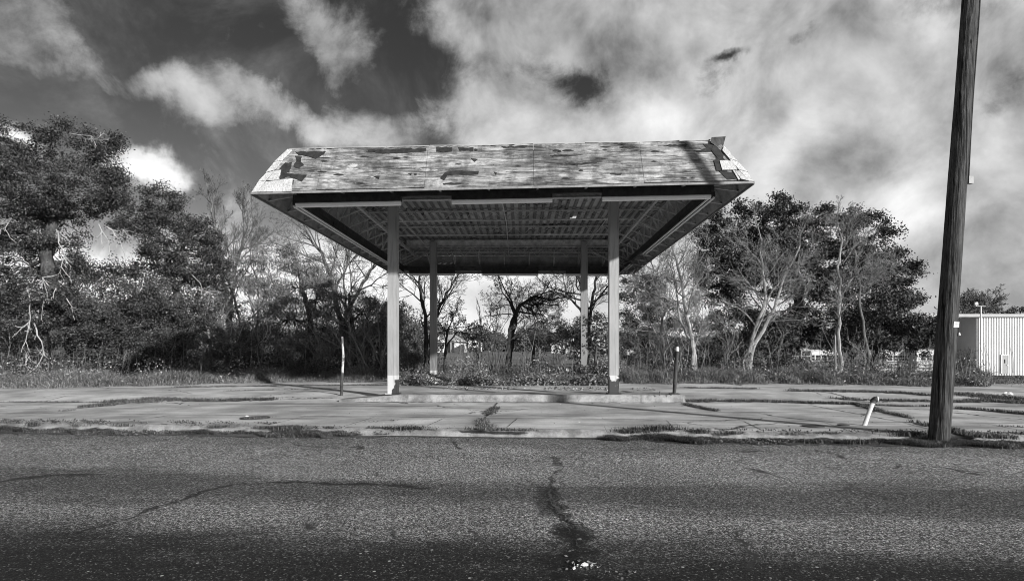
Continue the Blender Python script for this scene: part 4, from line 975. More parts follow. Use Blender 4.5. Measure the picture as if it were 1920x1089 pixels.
NEED = dict(leaf='needle', bark='bark', ls=.17, asp=.13, updir=np.array([.0, 0, -.7]), spread=.8, cat='tree', group=G4)
leafy('feathery_tree', 'grey feathery tree with drooping sprays midway between left oaks and canopy', 560, 27, [(585, 650, 0, .15), (580, 590, 0, .12), (565, 530, 0, .09), (545, 470, 0, .05)],
  [(520, 490, 45, 34, 0), (555, 540, 60, 40, 0), (495, 560, 45, 45, 0), (600, 560, 45, 50, 0), (540, 600, 60, 45, -.4), (600, 630, 50, 45, 0), (480, 620, 45, 40, 0), (570, 660, 60, 30, 0), (520, 465, 28, 18, 0), (470, 515, 40, 34, .3), (600, 505, 40, 34, .3), (560, 490, 40, 26, 0)], dens=.95, lpc=170, cr=.42,
  dead=[(.045, [(490, 600), (462, 592), (435, 612), (432, 640)]), (.04, [(485, 598), (458, 605), (445, 640)]), (.035, [(500, 590), (502, 620), (480, 645)]), (.03, [(512, 590), (507, 625), (497, 640)])], **NEED)
leafy('feathery_tree', 'smaller grey feathery tree close beside the thin left post', 668, 28, [(665, 650, 0, .12), (660, 600, 0, .09), (655, 550, 0, .06)],
  [(650, 560, 50, 30, 0), (690, 590, 45, 36, 0), (640, 610, 45, 40, 0), (700, 640, 50, 40, 0), (650, 660, 50, 30, 0), (720, 590, 34, 30, .5)], dens=.9, lpc=150, cr=.4, **NEED)
bare('bare_tree', 'leafless wide-spreading tree behind the front left canopy corner', 640, 31, [(.17, [(640, 600, 0), (620, 520, 0), (600, 470, 0), (575, 435, 0)]), (.13, [(648, 600, 0), (680, 530, 0), (705, 490, 0), (740, 470, 0)]), (.1, [(645, 610, 0), (645, 540, 0), (650, 470, 0)])], kids=(9, 8, 6, 5), wob=.14, up=.04, ang=45, group=G2)
bare('bare_tree', 'pale leafless tree in the brush left of the feathery trees', 470, 29, [(.09, [(455, 620, 0), (440, 560, 0), (425, 500, 0)]), (.08, [(478, 620, 0), (485, 560, 0), (470, 480, 0)])], kids=(9, 7, 6, 5), wob=.18, up=.02, ang=50, bark='greybark', group=G2)
bare('bare_tree', 'small pale leafless tree with a light trunk beneath the second oak', 388, 28, [(.09, [(395, 640, 0), (385, 590, 0), (400, 540, 0)])], kids=(10, 7, 6, 5), wob=.2, up=.02, ang=50, bark='palebark', group=G2, leaf='midleaf', nleaf=5000)
leafy('shrub', 'dark round bushy shrub filling the gap left of the front left column', 712, 29, [(712, 680, 0, .08), (712, 640, 0, .06)],
  [(715, 600, 42, 40, 0), (690, 650, 50, 40, 0), (745, 640, 36, 50, 0), (720, 690, 50, 20, 0), (740, 590, 22, 24, 0)], dens=.9, lpc=150, cr=.4, ls=.14, asp=.2, leaf='needle', group=G3, cat='shrub', trunkname='stem', crownname='foliage')
for k, (px, d_, lobes, lab, lf) in enumerate([
  (400, 26, [(400, 640, 50, 40, 0), (380, 680, 50, 24, 0), (430, 670, 50, 34, 0)], 'grey tangled shrub left of the long dead hanging branches', 'needle'),
  (480, 25.5, [(470, 660, 50, 34, 0), (520, 680, 45, 24, 0)], 'low shaded shrub under the long dead hanging branches', 'midleaf'),
  (600, 25, [(600, 690, 50, 20, 0), (560, 690, 40, 20, 0)], 'low shrub left of the thin left post', 'midleaf'),
  (775, 25.5, [(775, 690, 30, 24, 0), (765, 660, 22, 30, 0)], 'grey shrub just right of the front left column', 'needle'),
  (865, 25, [(850, 695, 40, 20, 0), (885, 690, 36, 22, 0), (835, 680, 24, 18, 0)], 'pale low shrub right of the rear left column', 'grass'),
  (990, 25, [(990, 690, 42, 30, 0), (960, 700, 40, 18, 0), (1025, 700, 36, 20, 0)], 'pale dome shaped shrub under the middle of the canopy', 'grass'),
  (1215, 26, [(1215, 690, 40, 22, 0), (1190, 670, 30, 36, 0)], 'low grey shrub right of the front right column', 'needle'),
  (1350, 27, [(1340, 640, 48, 48, 0), (1390, 660, 50, 44, 0), (1330, 690, 50, 24, 0), (1400, 610, 40, 30, 0)], 'dark leafy shrub mass right of the white trunk', 'oakleaf'),
  (1460, 26.5, [(1440, 690, 50, 20, 0), (1460, 670, 40, 22, 0)], 'low shrub in front of the forked pale trunks', 'midleaf'),
  (20, 24, [(10, 690, 60, 30, 0), (60, 700, 40, 16, 0), (-50, 680, 60, 40, 0)], 'shrubby weeds at the far left edge', 'midleaf'),
  (1190, 31, [(1195, 560, 40, 60, 0), (1180, 640, 40, 50, 0), (1235, 610, 40, 60, 0)], 'tall dark evergreen shrub behind the front right column', 'oakleaf'),
  (1640, 26, [(1620, 692, 50, 16, 0), (1690, 690, 44, 20, 0), (1545, 690, 44, 18, 0), (1735, 685, 24, 22, 0)], 'low weedy shrub in front of the parked buses', 'grass')]):
    leafy('shrub', lab, px, d_, [(px, 705, 0, .04), (px, 690, 0, .03)], lobes, dens=.9, lpc=130 if lf != 'needle' else 160, cr=.34, ls=.075 if lf != 'needle' else .16, asp=.55 if lf not in ('needle', 'grass') else .14, leaf=lf, group=G3, cat='shrub', trunkname='stem', crownname='foliage')
# twiggy thicket of bare shoots between the trees
TW = MB(); prm_ = dict(levels=3, kids=(0, 7, 4), wob=.17, up=.05, ang=38, ratio=.4, rmin=.005, f0=(0, .2, .2))
for n_, x0_, x1_, ya, yb_, h0, h1 in ((70, -14.5, -5.5, 25, 29, 1.6, 4.2), (40, 4.6, 9.5, 25, 29, 1.4, 4.0), (36, 9.5, 17, 25.5, 29, 1.0, 2.6), (34, -4, 3, 24.5, 30, .8, 1.9), (34, -24, -14.5, 24, 27, 1.0, 2.6)):
    for k in range(n_):
        x = x0_ + (x1_ - x0_) * rng.random(); y = ya + (yb_ - ya) * rng.random(); h_ = h0 + (h1 - h0) * rng.random() ** 1.4
        branch(TW, np.array([x, y, float(zt(x, y))]), np.array([rng.normal(0, .22), rng.normal(0, .15), 1.]), h_, .010 + .006 * h_, 1, prm_)
tag(TW.obj('twig_thicket', M['twig']), 'tangle of thin bare shoots and twigs growing between the trees', 'brush', kind='stuff')
# seen under and past the canopy
bare('bare_tree', 'slim twin-stemmed leafless tree just behind the rear left column', 803, 31, [(.14, [(799, 640, 0), (795, 580, 0), (786, 530, 0), (790, 480, 0)]), (.11, [(806, 640, 0), (822, 580, 0), (845, 540, 0), (868, 500, 0)])], kids=(10, 7, 6, 4), wob=.13, up=.06, ang=42, bark='bark', group=G2)
bare('bare_tree', 'small crooked tree holding a few brown leaves right of the rear left column', 836, 30, [(.08, [(836, 650, 0), (838, 620, 0), (850, 590, 0)]), (.05, [(838, 648, 0), (858, 622, 0), (880, 625, 0), (895, 650, 0)])], kids=(7, 6, 5), levels=3, wob=.2, up=.0, bark='bark', leaf='midleaf', nleaf=2600, group=G2)
st = [(.02, [(925 + a, 640, 0), (925 + b_, tp_, 0)]) for a, b_, tp_ in ((-18, -26, 575), (-12, -28, 590), (-8, -10, 560), (-3, -7, 568), (2, 12, 585), (6, 14, 570), (12, 30, 590), (18, 45, 600), (26, 60, 615), (-30, -60, 600), (-42, -80, 640))]
bare('many_stemmed_shrub', 'many-stemmed leafless shrub fanning upward under the middle of the canopy', 928, 25.2, st, levels=2, kids=(5, 3), wob=.08, up=.1, ang=25, ratio=.4, bark='bark', L=.7, rmin=.006, cat='shrub')
bare('gnarled_tree', 'gnarled dark leafless tree bending right under the middle of the canopy', 950, 27, [(.15, [(955, 650, 0), (962, 600, 0), (975, 572, 0), (1002, 555, 0), (1030, 562, 0)]), (.09, [(960, 640, 0), (968, 600, 0), (955, 565, 0), (942, 548, 0)]), (.08, [(962, 640, 0), (985, 620, 0), (1010, 602, 0), (1040, 608, 0)])], kids=(11, 8, 6, 4), wob=.24, up=.03, ang=55, ratio=.42, bark='bark', f0=(.45, .2, .15, .15))
bare('bare_tree', 'tall leafless tree whose limbs arch out behind the rear right column', 1098, 33, [(.17, [(1102, 620, 0), (1096, 560, 0), (1082, 510, 0), (1065, 470, 0)]), (.12, [(1104, 620, 0), (1112, 550, 0), (1118, 500, 0), (1130, 460, 0)]), (.09, [(1098, 590, 0), (1070, 560, 0), (1040, 545, 0), (1015, 570, 0)])], kids=(10, 8, 6, 5), wob=.16, up=.02, ang=48, bark='bark', group=G2)
leafy('broadleaf_bush', 'glossy broad-leaved bush climbing around the rear right column', 1112, 23.6, [(1115, 690, 0, .05), (1118, 650, 0, .04)],
  [(1125, 600, 20, 26, .3), (1128, 640, 26, 36, .3), (1090, 650, 26, 34, .9), (1120, 690, 36, 30, 0), (1080, 700, 42, 20, 0), (1050, 708, 40, 14, 0), (1060, 660, 26, 20, .6)], dens=1.0, lpc=60, cr=.34, ls=.125, asp=.5, leaf='bigleaf', cat='bush', trunkname='stem', crownname='foliage', group=G3)
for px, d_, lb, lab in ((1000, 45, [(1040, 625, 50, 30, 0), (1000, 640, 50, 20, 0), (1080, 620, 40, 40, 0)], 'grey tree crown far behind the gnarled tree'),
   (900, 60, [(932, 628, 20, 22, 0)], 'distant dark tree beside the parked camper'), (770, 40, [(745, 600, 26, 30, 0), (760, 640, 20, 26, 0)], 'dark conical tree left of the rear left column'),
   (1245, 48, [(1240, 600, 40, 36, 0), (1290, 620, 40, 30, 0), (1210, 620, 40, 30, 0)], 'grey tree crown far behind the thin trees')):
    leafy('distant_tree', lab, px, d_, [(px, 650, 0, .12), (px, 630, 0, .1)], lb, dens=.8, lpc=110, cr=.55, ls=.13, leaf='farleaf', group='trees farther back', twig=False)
# right side
bare('bare_tree', 'thin pale leafless tree nearest the canopy on its right', 1252, 25.5, [(.075, [(1237, 640, 0), (1241, 580, 0), (1228, 520, 0), (1215, 480, 0)]), (.05, [(1232, 640, 0), (1215, 590, 0), (1195, 540, 0)])], kids=(10, 7, 6, 5), wob=.2, up=.02, ang=52, bark='palebark', group=G2)
bare('bare_tree', 'leafless grey sapling leaning left between the two thin pale trees', 1268, 26.5, [(.05, [(1255, 650, 0), (1240, 600, 0), (1265, 540, 0)])], kids=(9, 7, 5, 4), wob=.2, up=.02, ang=52, bark='greybark', group=G2)
bare('bare_tree', 'white-barked leafless tree with an S-shaped trunk right of the pipe post', 1303, 24.5, [(.11, [(1301, 660, 0), (1292, 610, 0), (1282, 560, 0), (1276, 520, 0), (1262, 470, 0), (1258, 430, 0)]), (.07, [(1298, 640, 0), (1275, 600, 0), (1268, 550, 0), (1262, 500, 0)]), (.05, [(1301, 655, 0), (1312, 620, 0), (1318, 580, 0)])], kids=(10, 7, 6, 4), wob=.18, up=.03, ang=50, bark='palebark', group=G2)
leafy('live_oak', 'tall wide evergreen oak with open crown behind the forked pale trees right of the canopy', 1440, 31, [(1465, 640, 0, .35), (1500, 590, 0, .28), (1500, 540, 0, .22), (1480, 480, 0, .18)],
  [(1440, 395, 48, 26, 0), (1490, 415, 50, 34, 0), (1410, 430, 36, 34, 0), (1345, 430, 26, 26, 0), (1355, 465, 40, 34, 0), (1330, 500, 36, 30, 0), (1550, 430, 44, 34, 0), (1620, 435, 44, 34, 0), (1650, 480, 38, 40, 0), (1580, 480, 50, 36, .5), (1440, 470, 50, 40, .5),
   (1510, 490, 50, 36, .5), (1390, 520, 40, 34, .6), (1690, 520, 34, 26, 0), (1640, 540, 50, 36, 0), (1370, 575, 40, 40, 0), (1410, 610, 40, 34, .5), (1450, 610, 40, 30, 0), (1555, 560, 34, 24, 0), (1520, 620, 34, 18, 0), (1600, 590, 45, 30, 0), (1490, 625, 40, 30, -.6), (1502, 588, 40, 28, -.3), (1465, 540, 36, 26, -.3), (1385, 388, 15, 13, 0), (1465, 378, 22, 12, 0), (1545, 395, 18, 14, 0), (1600, 405, 20, 14, 0), (1665, 435, 18, 18, 0), (1712, 500, 20, 16, 0), (1345, 405, 12, 12, 0), (1312, 445, 14, 14, 0), (1700, 555, 26, 14, 0), (1430, 650, 40, 24, 0), (1530, 530, 50, 34, -.4), (1380, 470, 50, 40, .3), (1600, 500, 50, 40, .3), (1350, 540, 40, 40, .5), (1580, 640, 44, 26, .5), (1500, 450, 60, 40, .3), (1430, 500, 50, 40, -.3)],
  dens=1.12, lpc=130, cr=.44, ls=.12, group=G1)
leafy('live_oak', 'low dark evergreen oak standing left of the utility pole before the buses', 1635, 29, [(1640, 660, 0, .17), (1645, 620, 0, .14), (1650, 590, 0, .1)],
  [(1640, 600, 55, 34, 0), (1700, 600, 45, 30, 0), (1745, 610, 36, 34, 0), (1680, 635, 60, 24, 0), (1600, 630, 45, 26, 0), (1735, 645, 30, 24, 0), (1700, 560, 34, 20, .5), (1660, 570, 40, 26, .4), (1640, 650, 44, 22, 0), (1590, 600, 40, 34, .3)], dens=1.15, lpc=115, cr=.4, ls=.10, group=G1)
bare('forked_tree', 'pale forked leafless trees leaning right in front of the big oak', 1398, 26, [(.12, [(1405, 660, 0), (1418, 610, 0), (1434, 570, 0), (1430, 500, 0), (1425, 440, 0)]), (.12, [(1412, 650, 0), (1440, 600, 0), (1455, 565, 0), (1475, 510, 0), (1500, 460, 0)]), (.05, [(1440, 560, 0), (1450, 540, 0), (1462, 530, 0)])], L=2.3, kids=(10, 7, 5, 4), wob=.15, up=.03, ang=50, bark='palebark', group=G2)
bare('bare_tree', 'straight pale leafless tree standing in front of the parked buses', 1573, 25.5, [(.085, [(1573, 640, 0), (1576, 560, 0), (1570, 500, 0), (1580, 450, 0), (1572, 425, 0)]), (.04, [(1576, 560, 0), (1600, 520, 0), (1635, 500, 0)])], L=1.9, kids=(11, 7, 5, 3), wob=.15, up=.03, ang=52, bark='palebark', group=G2, f0=(.22, .2, .15, .15))
bare('bare_tree', 'leafless grey tree rising over the right shoulder of the big oak', 1625, 28, [(.08, [(1618, 600, 0), (1610, 520, 0), (1600, 450, 0), (1592, 425, 0)])], L=1.6, kids=(9, 6, 4, 3), wob=.15, up=.03, ang=50, bark='greybark', group=G2)
bare('sapling', 'small leafless sapling right of the utility pole', 1793, 24, [(.03, [(1797, 690, 0), (1806, 676, 0)]), (.02, [(1797, 690, 0), (1815, 682, 0)])], levels=3, kids=(7, 5, 4), wob=.15, up=.04, bark='bark', cat='sapling', L=.9)
for px, lab in ((1810, 'leafless tree behind the warehouse roof at its left'), (1846, 'broad leafless tree behind the warehouse light pole')):
    bare('distant_bare_tree', lab, px, 112, [(.3, [(px, 600, 0), (px + 3, 575, 0)]), (.2, [(px, 600, 0), (px - 8, 580, 0)])], kids=(9, 7, 6, 4), rmin=.03, bark='greybark', group='trees beyond the warehouse')
for px, lab, lb in ((1875, 'bushy tree beyond the warehouse, centre of three', [(1868, 588, 18, 10, 0), (1885, 584, 16, 10, 0)]), (1915, 'darker rounded tree beyond the warehouse at the photo edge', [(1912, 582, 22, 12, 0), (1945, 580, 24, 14, 0)])):
    leafy('distant_tree', lab, px, 112, [(px, 620, 0, .3), (px, 600, 0, .25)], lb, dens=.8, lpc=110, cr=.9, ls=.28, leaf='farleaf', group='trees beyond the warehouse', twig=False)
# far wood
mb = MB(); n = 150000; x = rng.random(n); d_ = 175 + 60 * rng.random(n); X_ = (x * 2 - 1) * 230
hh = 4.5 + 3.0 * np.sin(X_ * .07 + 1) * np.sin(X_ * .031) + 1.6 * np.sin(X_ * .35) + 1.1 * np.sin(X_ * .9 + 2) + d_ * .01
Zt = zt(X_, d_); c = np.column_stack([X_, d_, Zt + hh * (.05 + .95 * rng.random(n) ** .8) + rng.normal(0, .3, n)]); leaves(mb, c, .95)
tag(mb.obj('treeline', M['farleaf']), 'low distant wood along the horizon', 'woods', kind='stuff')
mb = MB(); n = 110000; X_ = -46 + 40 * rng.random(n); d_ = 38 + 8 * rng.random(n); hh = 2.6 + 3.2 * sm((-21 - X_) / 4) + .8 * np.sin(X_ * 2.9) +  1.4 * np.sin(X_ * .5) + 1.0 * np.sin(X_ * 1.3 + 1)
leaves(mb, np.column_stack([X_, d_, .2 + hh * rng.random(n) ** .8]), .16)
n = 30000; X_ = 8 + 16 * rng.random(n); d_ = 38 + 4 * rng.random(n); hh = 1.2 + 1.0 * np.sin(X_ * .9) + .6 * np.sin(X_ * 2.3 + 1); leaves(mb, np.column_stack([X_, d_, zt(X_, d_) + np.abs(hh) * rng.random(n) ** .8]), .14)
tag(mb.obj('background_brush', M['farleaf']), 'dense dark brush filling the space behind the left trees', 'brush', kind='stuff')
# tall grass and weeds along the back edge of the pavement
def yback(x):
    return np.interp(x, [-40, -17, -14, -9.5, -5, -4.6, 3.2, 4, 10, 14, 17, 19.5, 22, 40], [19.2, 19.2, 20.2, 23.2, 23.4, 21.2, 21.2, 22.2, 22.0, 20.5, 19.6, 19.4, 24, 40])
mb = MB(); n = 210000; X_ = -26 + 46 * rng.random(n); dep = rng.random(n) ** 1.3 * 5.5; Y_ = yback(X_) + dep + .25 * np.sin(X_ * 2.1) + .2 * np.sin(X_ * 5.3)
cl = np.sin(X_ * 1.7 + Y_ * .8) + np.sin(X_ * 3.9 - Y_ * 1.7) * .7; k = (cl + rng.random(n) * 2.4 > -.5) & (X_ / Y_ < .80); X_, Y_, dep, cl = X_[k], Y_[k], dep[k], cl[k]
hg = .16 + .40 * sm(dep / 1.2) * (1 + .35 * cl); under = (X_ > -4.6) & (X_ < 3.4); hg = np.where(under, hg * .7, hg); hg = np.where(X_ > 12, hg * .85, hg)
blades(mb, np.column_stack([X_, Y_, np.maximum(zt(X_, Y_), np.where(Y_ < 23.6, .2, -9))]), np.maximum(hg, .1), .02, .8)
tag(mb.obj('tall_grass', M['grass']), 'rough dry tall grass and weeds along the back edge of the pavement', 'grass', kind='stuff')
mb = MB(); n = 60000; X_ = -26 + 44 * rng.random(n); Y_ = yback(X_) + rng.random(n) * 6 + .5; k = X_ / Y_ < .79; X_, Y_ = X_[k], Y_[k]; n = len(X_); zt_ = np.maximum(zt(X_, Y_), .2)
leaves(mb, np.column_stack([X_, Y_, zt_ + .7 * rng.random(n) ** 1.6 * (1 + .6 * np.sin(X_ * 2.2))]), .07)
n = 26000; X_ = -5 + 8.6 * rng.random(n); Y_ = yback(X_) + rng.random(n) * 2.2 - .25; leaves(mb, np.column_stack([X_, Y_, .3 + .28 * rng.random(n) ** 1.5 * (1 + .5 * np.sin(X_ * 3))]), .08)
tag(mb.obj('leafy_weeds', M['bigleaf']), 'low leafy weeds and ivy tangled through the tall grass', 'weeds', kind='stuff')
mb = MB()
for k in range(420):
    x = -24 + 42 * random.random(); y = float(yback(x)) + .8 + 4 * random.random(); h_ = .6 + 1.3 * random.random()
    p = np.array([x, y, float(zt(x, y))]); q = p + [random.uniform(-.25, .25), 0, h_]; mb.tube(wig(p, q, 4, .15), [.009, .008, .007, .005], 3)
tag(mb.obj('dead_stalks', M['greybark']), 'thin dead weed stalks standing among the tall grass', 'weeds', kind='stuff')
g = G(1835, 728, .1); mb = MB(); n = 5200; blades(mb, g + np.column_stack([rng.normal(-.2, .55, n), rng.normal(.3, .5, n), np.zeros(n)]), .42, .02, 1.1)
tag(mb.obj('grass_clump', M['grass'], base=g), 'big arching clump of dry grass right of the utility pole', 'grass clump')
mb = MB(); n = 60000; X_ = 12 + 40 * rng.random(n); Y_ = 20 + 45 * rng.random(n); k = X_ / Y_ > .70; X_, Y_ = X_[k], Y_[k]; blades(mb, np.column_stack([X_, Y_, zt(X_, Y_)]), .07, .025, 1.0)
tag(mb.obj('field_grass', M['turf']), 'short mown grass on the field in front of the warehouse', 'grass', kind='stuff')

# ---------------------------------------------------------------- buildings and vehicles far back
def dpx(px, d): return (px - CX) / F * d
wz = float(zt(55, 68)); wd = 68.; wb = EYE - 45 / F * wd; wtop = EYE + 66.5 / F * wd; wx0 = dpx(1831.5, wd); wx1 = dpx(2200, wd); wl = dpx(1640, wd)
o = thing('warehouse', ((wx0 + wx1) / 2, wd, wb), 'white ribbed metal warehouse at the right edge with grey shaded wing', 'building')
mb = MB(); mb.box(wx0, wx1, wd, wd + 9.4, wb - .8, wtop - .32); x = wx0 + .12
while x < wx1 - .1: mb.slab([(x, wd, wb - .8), (x + .20, wd, wb - .8), (x + .19, wd - .11, wb - .8), (x + .04, wd - .11, wb - .8)], (0, 0, wtop - .33 - wb + .8)); x += .30
mb.obj('wall', M['wallwhite'], o)
mb = MB(); mb.box(wl, wx0 - .003, wd + 9.0, wd + 9.3, wb - .8, wtop - .32); x = wl
while x < wx0 - .1: mb.box(x, x + .08, wd + 8.96, wd + 9.0, wb - .8, wtop - .34); x += .30
e = mb.obj('wall', M['wallgrey'], o); e['label'] = 'grey shaded recessed wall of the wing'
mb = MB(); mb.slab([(wl, wd - .3, wtop - .3), (wx1, wd - .3, wtop - .3), (wx1, wd + 20, wtop + .9), (wl, wd + 20, wtop + .9)], (0, 0, .08)); mb.box(wl, wx1, wd - .36, wd - .3, wtop - .36, wtop - .02); mb.obj('roof', M['trim'], o)
dx0, dx1 = dpx(1876, wd), dpx(1887.5, wd); dt = EYE - 11 / F * wd
mb = MB(); mb.box(dx0, dx1, wd - .20, wd - .115, wb, dt); dr = mb.obj('door', M['doorgrey'], o)
mb = MB(); mb.box(dx0 + .25, dx0 + .38, wd - .215, wd - .202, dt - .9, dt - .45); mb.obj('window', M['glass'], dr)
mb = MB(); mb.box(dx1 - .16, dx1 - .05, wd - .26, wd - .202, wb + .95, wb + 1.02); mb.obj('handle', M['white'], dr)
mb = MB(); mb.box(dx0 - .1, dx0 - .002, wd - .24, wd - .115, wb, dt + .1); mb.box(dx1 + .002, dx1 + .1, wd - .24, wd - .115, wb, dt + .1); mb.box(dx0 - .002, dx1 + .002, wd - .24, wd - .115, dt + .002, dt + .1); mb.obj('door_frame', M['white'], o)
pd = 62.; px0 = dpx(1839, pd); pz = EYE - 43 / F * pd
o = thing('light_pole', (px0, pd, pz), 'slim white pole with two floodlights before the warehouse wall', 'light pole')
topz = EYE + 81 / F * pd; mb = MB(); mb.tube([(px0, pd, pz - .6), (px0, pd, topz)], .075, 10, True); mb.obj('pole', M['white'], o)
mb = MB(); mb.bar((px0 - .52, pd, topz), (px0 + .55, pd, topz), .06, .06); mb.obj('crossbar', M['trim'], o)
for s_, m_ in ((-.5, 'white'), (.55, 'darksteel')):
    mb = MB(); mb.tube([(px0 + s_, pd, topz), (px0 + s_, pd, topz + .16)], .05, 6); mb.slab([(px0 + s_ - .16, pd - .12, topz + .14), (px0 + s_ + .16, pd - .12, topz + .14), (px0 + s_ + .12, pd - .1, topz + .42), (px0 + s_ - .12, pd - .1, topz + .42)], (0, .22, 0)); mb.obj('floodlight', M[m_], o)
b = np.array([dpx(1834, 60), 60, EYE - 46 / F * 60]); mb = MB(); mb.tube([b - [0, 0, .3], b + [0, 0, .35], b + [.02, 0, .62]], [.34, .3, .22], 10, True); tag(mb.obj('tree_stump', M['greybark'], base=b), 'pale weathered stump at the foot of the warehouse light pole', 'stump')
def bus(px, d, L, label, rotz=0., h=3.05):
    """side-on bus, white, rails along the side"""
    xc = dpx(px, d); zc = EYE - 46 / F * d
    o = thing('bus', (xc, d, zc), label, 'bus', 'white buses parked by the warehouse'); o.rotation_euler[2] = rotz
    x0, x1, y0, y1 = xc - L / 2, xc + L / 2, d - 1.2, d + 1.2
    pr = [(y0, .45), (y0, 2.35), (y0 + .12, 2.8), (y0 + .5, 3.02), (y1 - .5, 3.02), (y1 - .12, 2.8), (y1, 2.35), (y1, .45)]
    mb = MB(); mb.slab([(x0, a, zc + b_) for a, b_ in pr], (L, 0, 0)); body = mb.obj('body', M['buswhite'], o)
    for z in (.75, 1.15, 1.5): mb = MB(); mb.box(x0 + .1, x1 - .1, y0 - .03, y0 - .002, zc + z, zc + z + .07); mb.obj('side_rail', M['black'], o)
    n = int((L - 1) / .72)
    for k in range(n):
        a = x0 + .5 + k * .72; mb = MB(); mb.box(a, a + .56, y0 - .012, y0 - .002, zc + 1.72, zc + 2.32); w_ = mb.obj('window', M['glass'], o)
        mb = MB(); mb.box(a, a + .56, y0 - .03, y0 - .013, zc + 2.0, zc + 2.04); mb.obj('sash', M['white'], w_)
    mb = MB(); mb.box(x1 + .002, x1 + .02, y0 + .3, y1 - .3, zc + 1.6, zc + 2.5); mb.obj('windscreen', M['glass'], o)
    for a in (x0 + 1.6, x1 - 1.6):
        mb = MB(); mb.tube([(a, y0 + .02, zc + .48), (a, y0 + .32, zc + .48)], .48, 16, True); mb.obj('wheel', M['black'], o)
bus(1558, 72, 10.2, 'white bus parked behind the straight pale tree, leftmost but one'); bus(1664, 73, 8.2, 'white bus behind the low dark oak, between the other buses'); bus(1752, 71.5, 5.9, 'short white bus half hidden behind the utility pole')
def busfront(px, d, label):
    xc = dpx(px, d); zc = EYE - 46 / F * d; o = thing('bus', (xc, d, zc), label, 'bus', 'white buses parked by the warehouse'); w = 1.2
    pr = [(-w, .5), (-w, 2.3), (-w + .15, 2.75), (-w + .6, 3.0), (w - .6, 3.0), (w - .15, 2.75), (w, 2.3), (w, .5)]
    mb = MB(); mb.slab([(xc + a, d, zc + b_) for a, b_ in pr], (0, 8, 0)); mb.obj('body', M['doorgrey'], o)
    for s_ in (-1, 1):
        for z in (1.5, 2.15): mb = MB(); mb.box(xc + min(s_ * .08, s_ * 1.0), xc + max(s_ * .08, s_ * 1.0), d - .02, d - .002, zc + z, zc + z + .52); mb.obj('windscreen', M['glass'], o)
        mb = MB(); mb.tube([(xc + s_ * .8, d - .03, zc + .9), (xc + s_ * .8, d - .002, zc + .9)], .12, 10, True); mb.obj('headlight', M['white'], o)
        mb = MB(); mb.tube([(xc + s_ * .85, d + .3, zc + .45), (xc + s_ * 1.15, d + .3, zc + .45)], .45, 14, True); mb.obj('wheel', M['black'], o)
    mb = MB(); mb.box(xc - .9, xc + .9, d - .06, d - .002, zc + .5, zc + .75); mb.obj('bumper', M['black'], o)
busfront(1503, 68, 'bus facing the road with dark split windscreens, leftmost of the buses')
# wire fence in front of the buses
fd = 45.; o = thing('wire_fence', (dpx(1530, fd), fd, float(zt(dpx(1530, fd), fd))), 'low wire fence with thin posts running in front of the buses', 'fence')
for k, px in enumerate(range(1456, 1790, 36)):
    x = dpx(px, fd); z = float(zt(x, fd)); mb = MB(); mb.tube([(x, fd, z - .1), (x, fd, z + 1.25)], .045, 6, True); mb.obj('fence_post', M['greybark'], o)
mb = MB()
for h_ in (.3, .6, .9, 1.2):
    pts = [(dpx(px, fd), fd - .05, float(zt(dpx(px, fd), fd)) + h_) for px in range(1456, 1790, 12)]; mb.tube(pts, .008, 4)
mb.obj('wires', M['darksteel'], o)
# house across the field
hd = 137.; hz = float(zt(-18, hd)); a, b_ = dpx(784, hd), dpx(868, hd); e_ = hz + 2.5
o = thing('house', ((a + b_) / 2, hd, hz), 'pale low house with a shaded porch and hip roof across the field', 'house')
mb = MB(); mb.box(a, b_, hd + 2, hd + 9, hz, e_); mb.obj('wall', M['white'], o)
mb = MB(); xm = dpx(852, hd); mb.box(xm, b_, hd, hd + 1.998, hz, e_ + .3); e = mb.obj('wall', M['white'], o); e['label'] = 'bright end wall beside the porch'
mb = MB(); y0, y1 = hd - .6, hd + 10; V = [(a - .5, y0, e_), (b_ + .6, y0, e_), (b_ + .6, y1, e_), (a - .5, y1, e_), (a + 3.2, hd + 5, e_ + 1.9), (b_ - 2.6, hd + 5, e_ + 1.9)]
mb.add(V, [(0, 1, 5, 4), (2, 3, 4, 5), (3, 2, 1, 0)]); mb.f.setdefault(3, []).append(np.array([[1, 2, 5], [3, 0, 4]])); mb.obj('roof', M['roofgrey'], o)
gx0, gx1 = dpx(806, hd), dpx(836, hd); mb = MB(); V = [(gx0, y0 - 1.2, e_ - .1), (gx1, y0 - 1.2, e_ - .1), ((gx0 + gx1) / 2, y0 - 1.2, e_ + 1.3), (gx0, hd + 4, e_ - .1), (gx1, hd + 4, e_ - .1), ((gx0 + gx1) / 2, hd + 4, e_ + 1.3)]
mb.add(V, [(0, 2, 5, 3), (1, 4, 5, 2)]); mb.f.setdefault(3, []).append(np.array([[0, 1, 2]])); e = mb.obj('roof', M['white'], o); e['label'] = 'white front porch gable'
for px in (806, 818, 834, 846): x = dpx(px, hd); mb = MB(); mb.box(x - .07, x + .07, hd - .5, hd - .36, hz, e_ - .12); mb.obj('porch_post', M['white'], o)
for px in (792, 812, 826): x = dpx(px, hd); mb = MB(); mb.box(x - .5, x + .5, hd + 1.97, hd + 1.998, hz + .9, hz + 2.0); mb.obj('window', M['glass'], o)
x = dpx(841, hd); mb = MB(); mb.box(x - .45, x + .45, hd + 1.95, hd + 1.998, hz, hz + 2.1); mb.obj('door', M['doorgrey'], o)
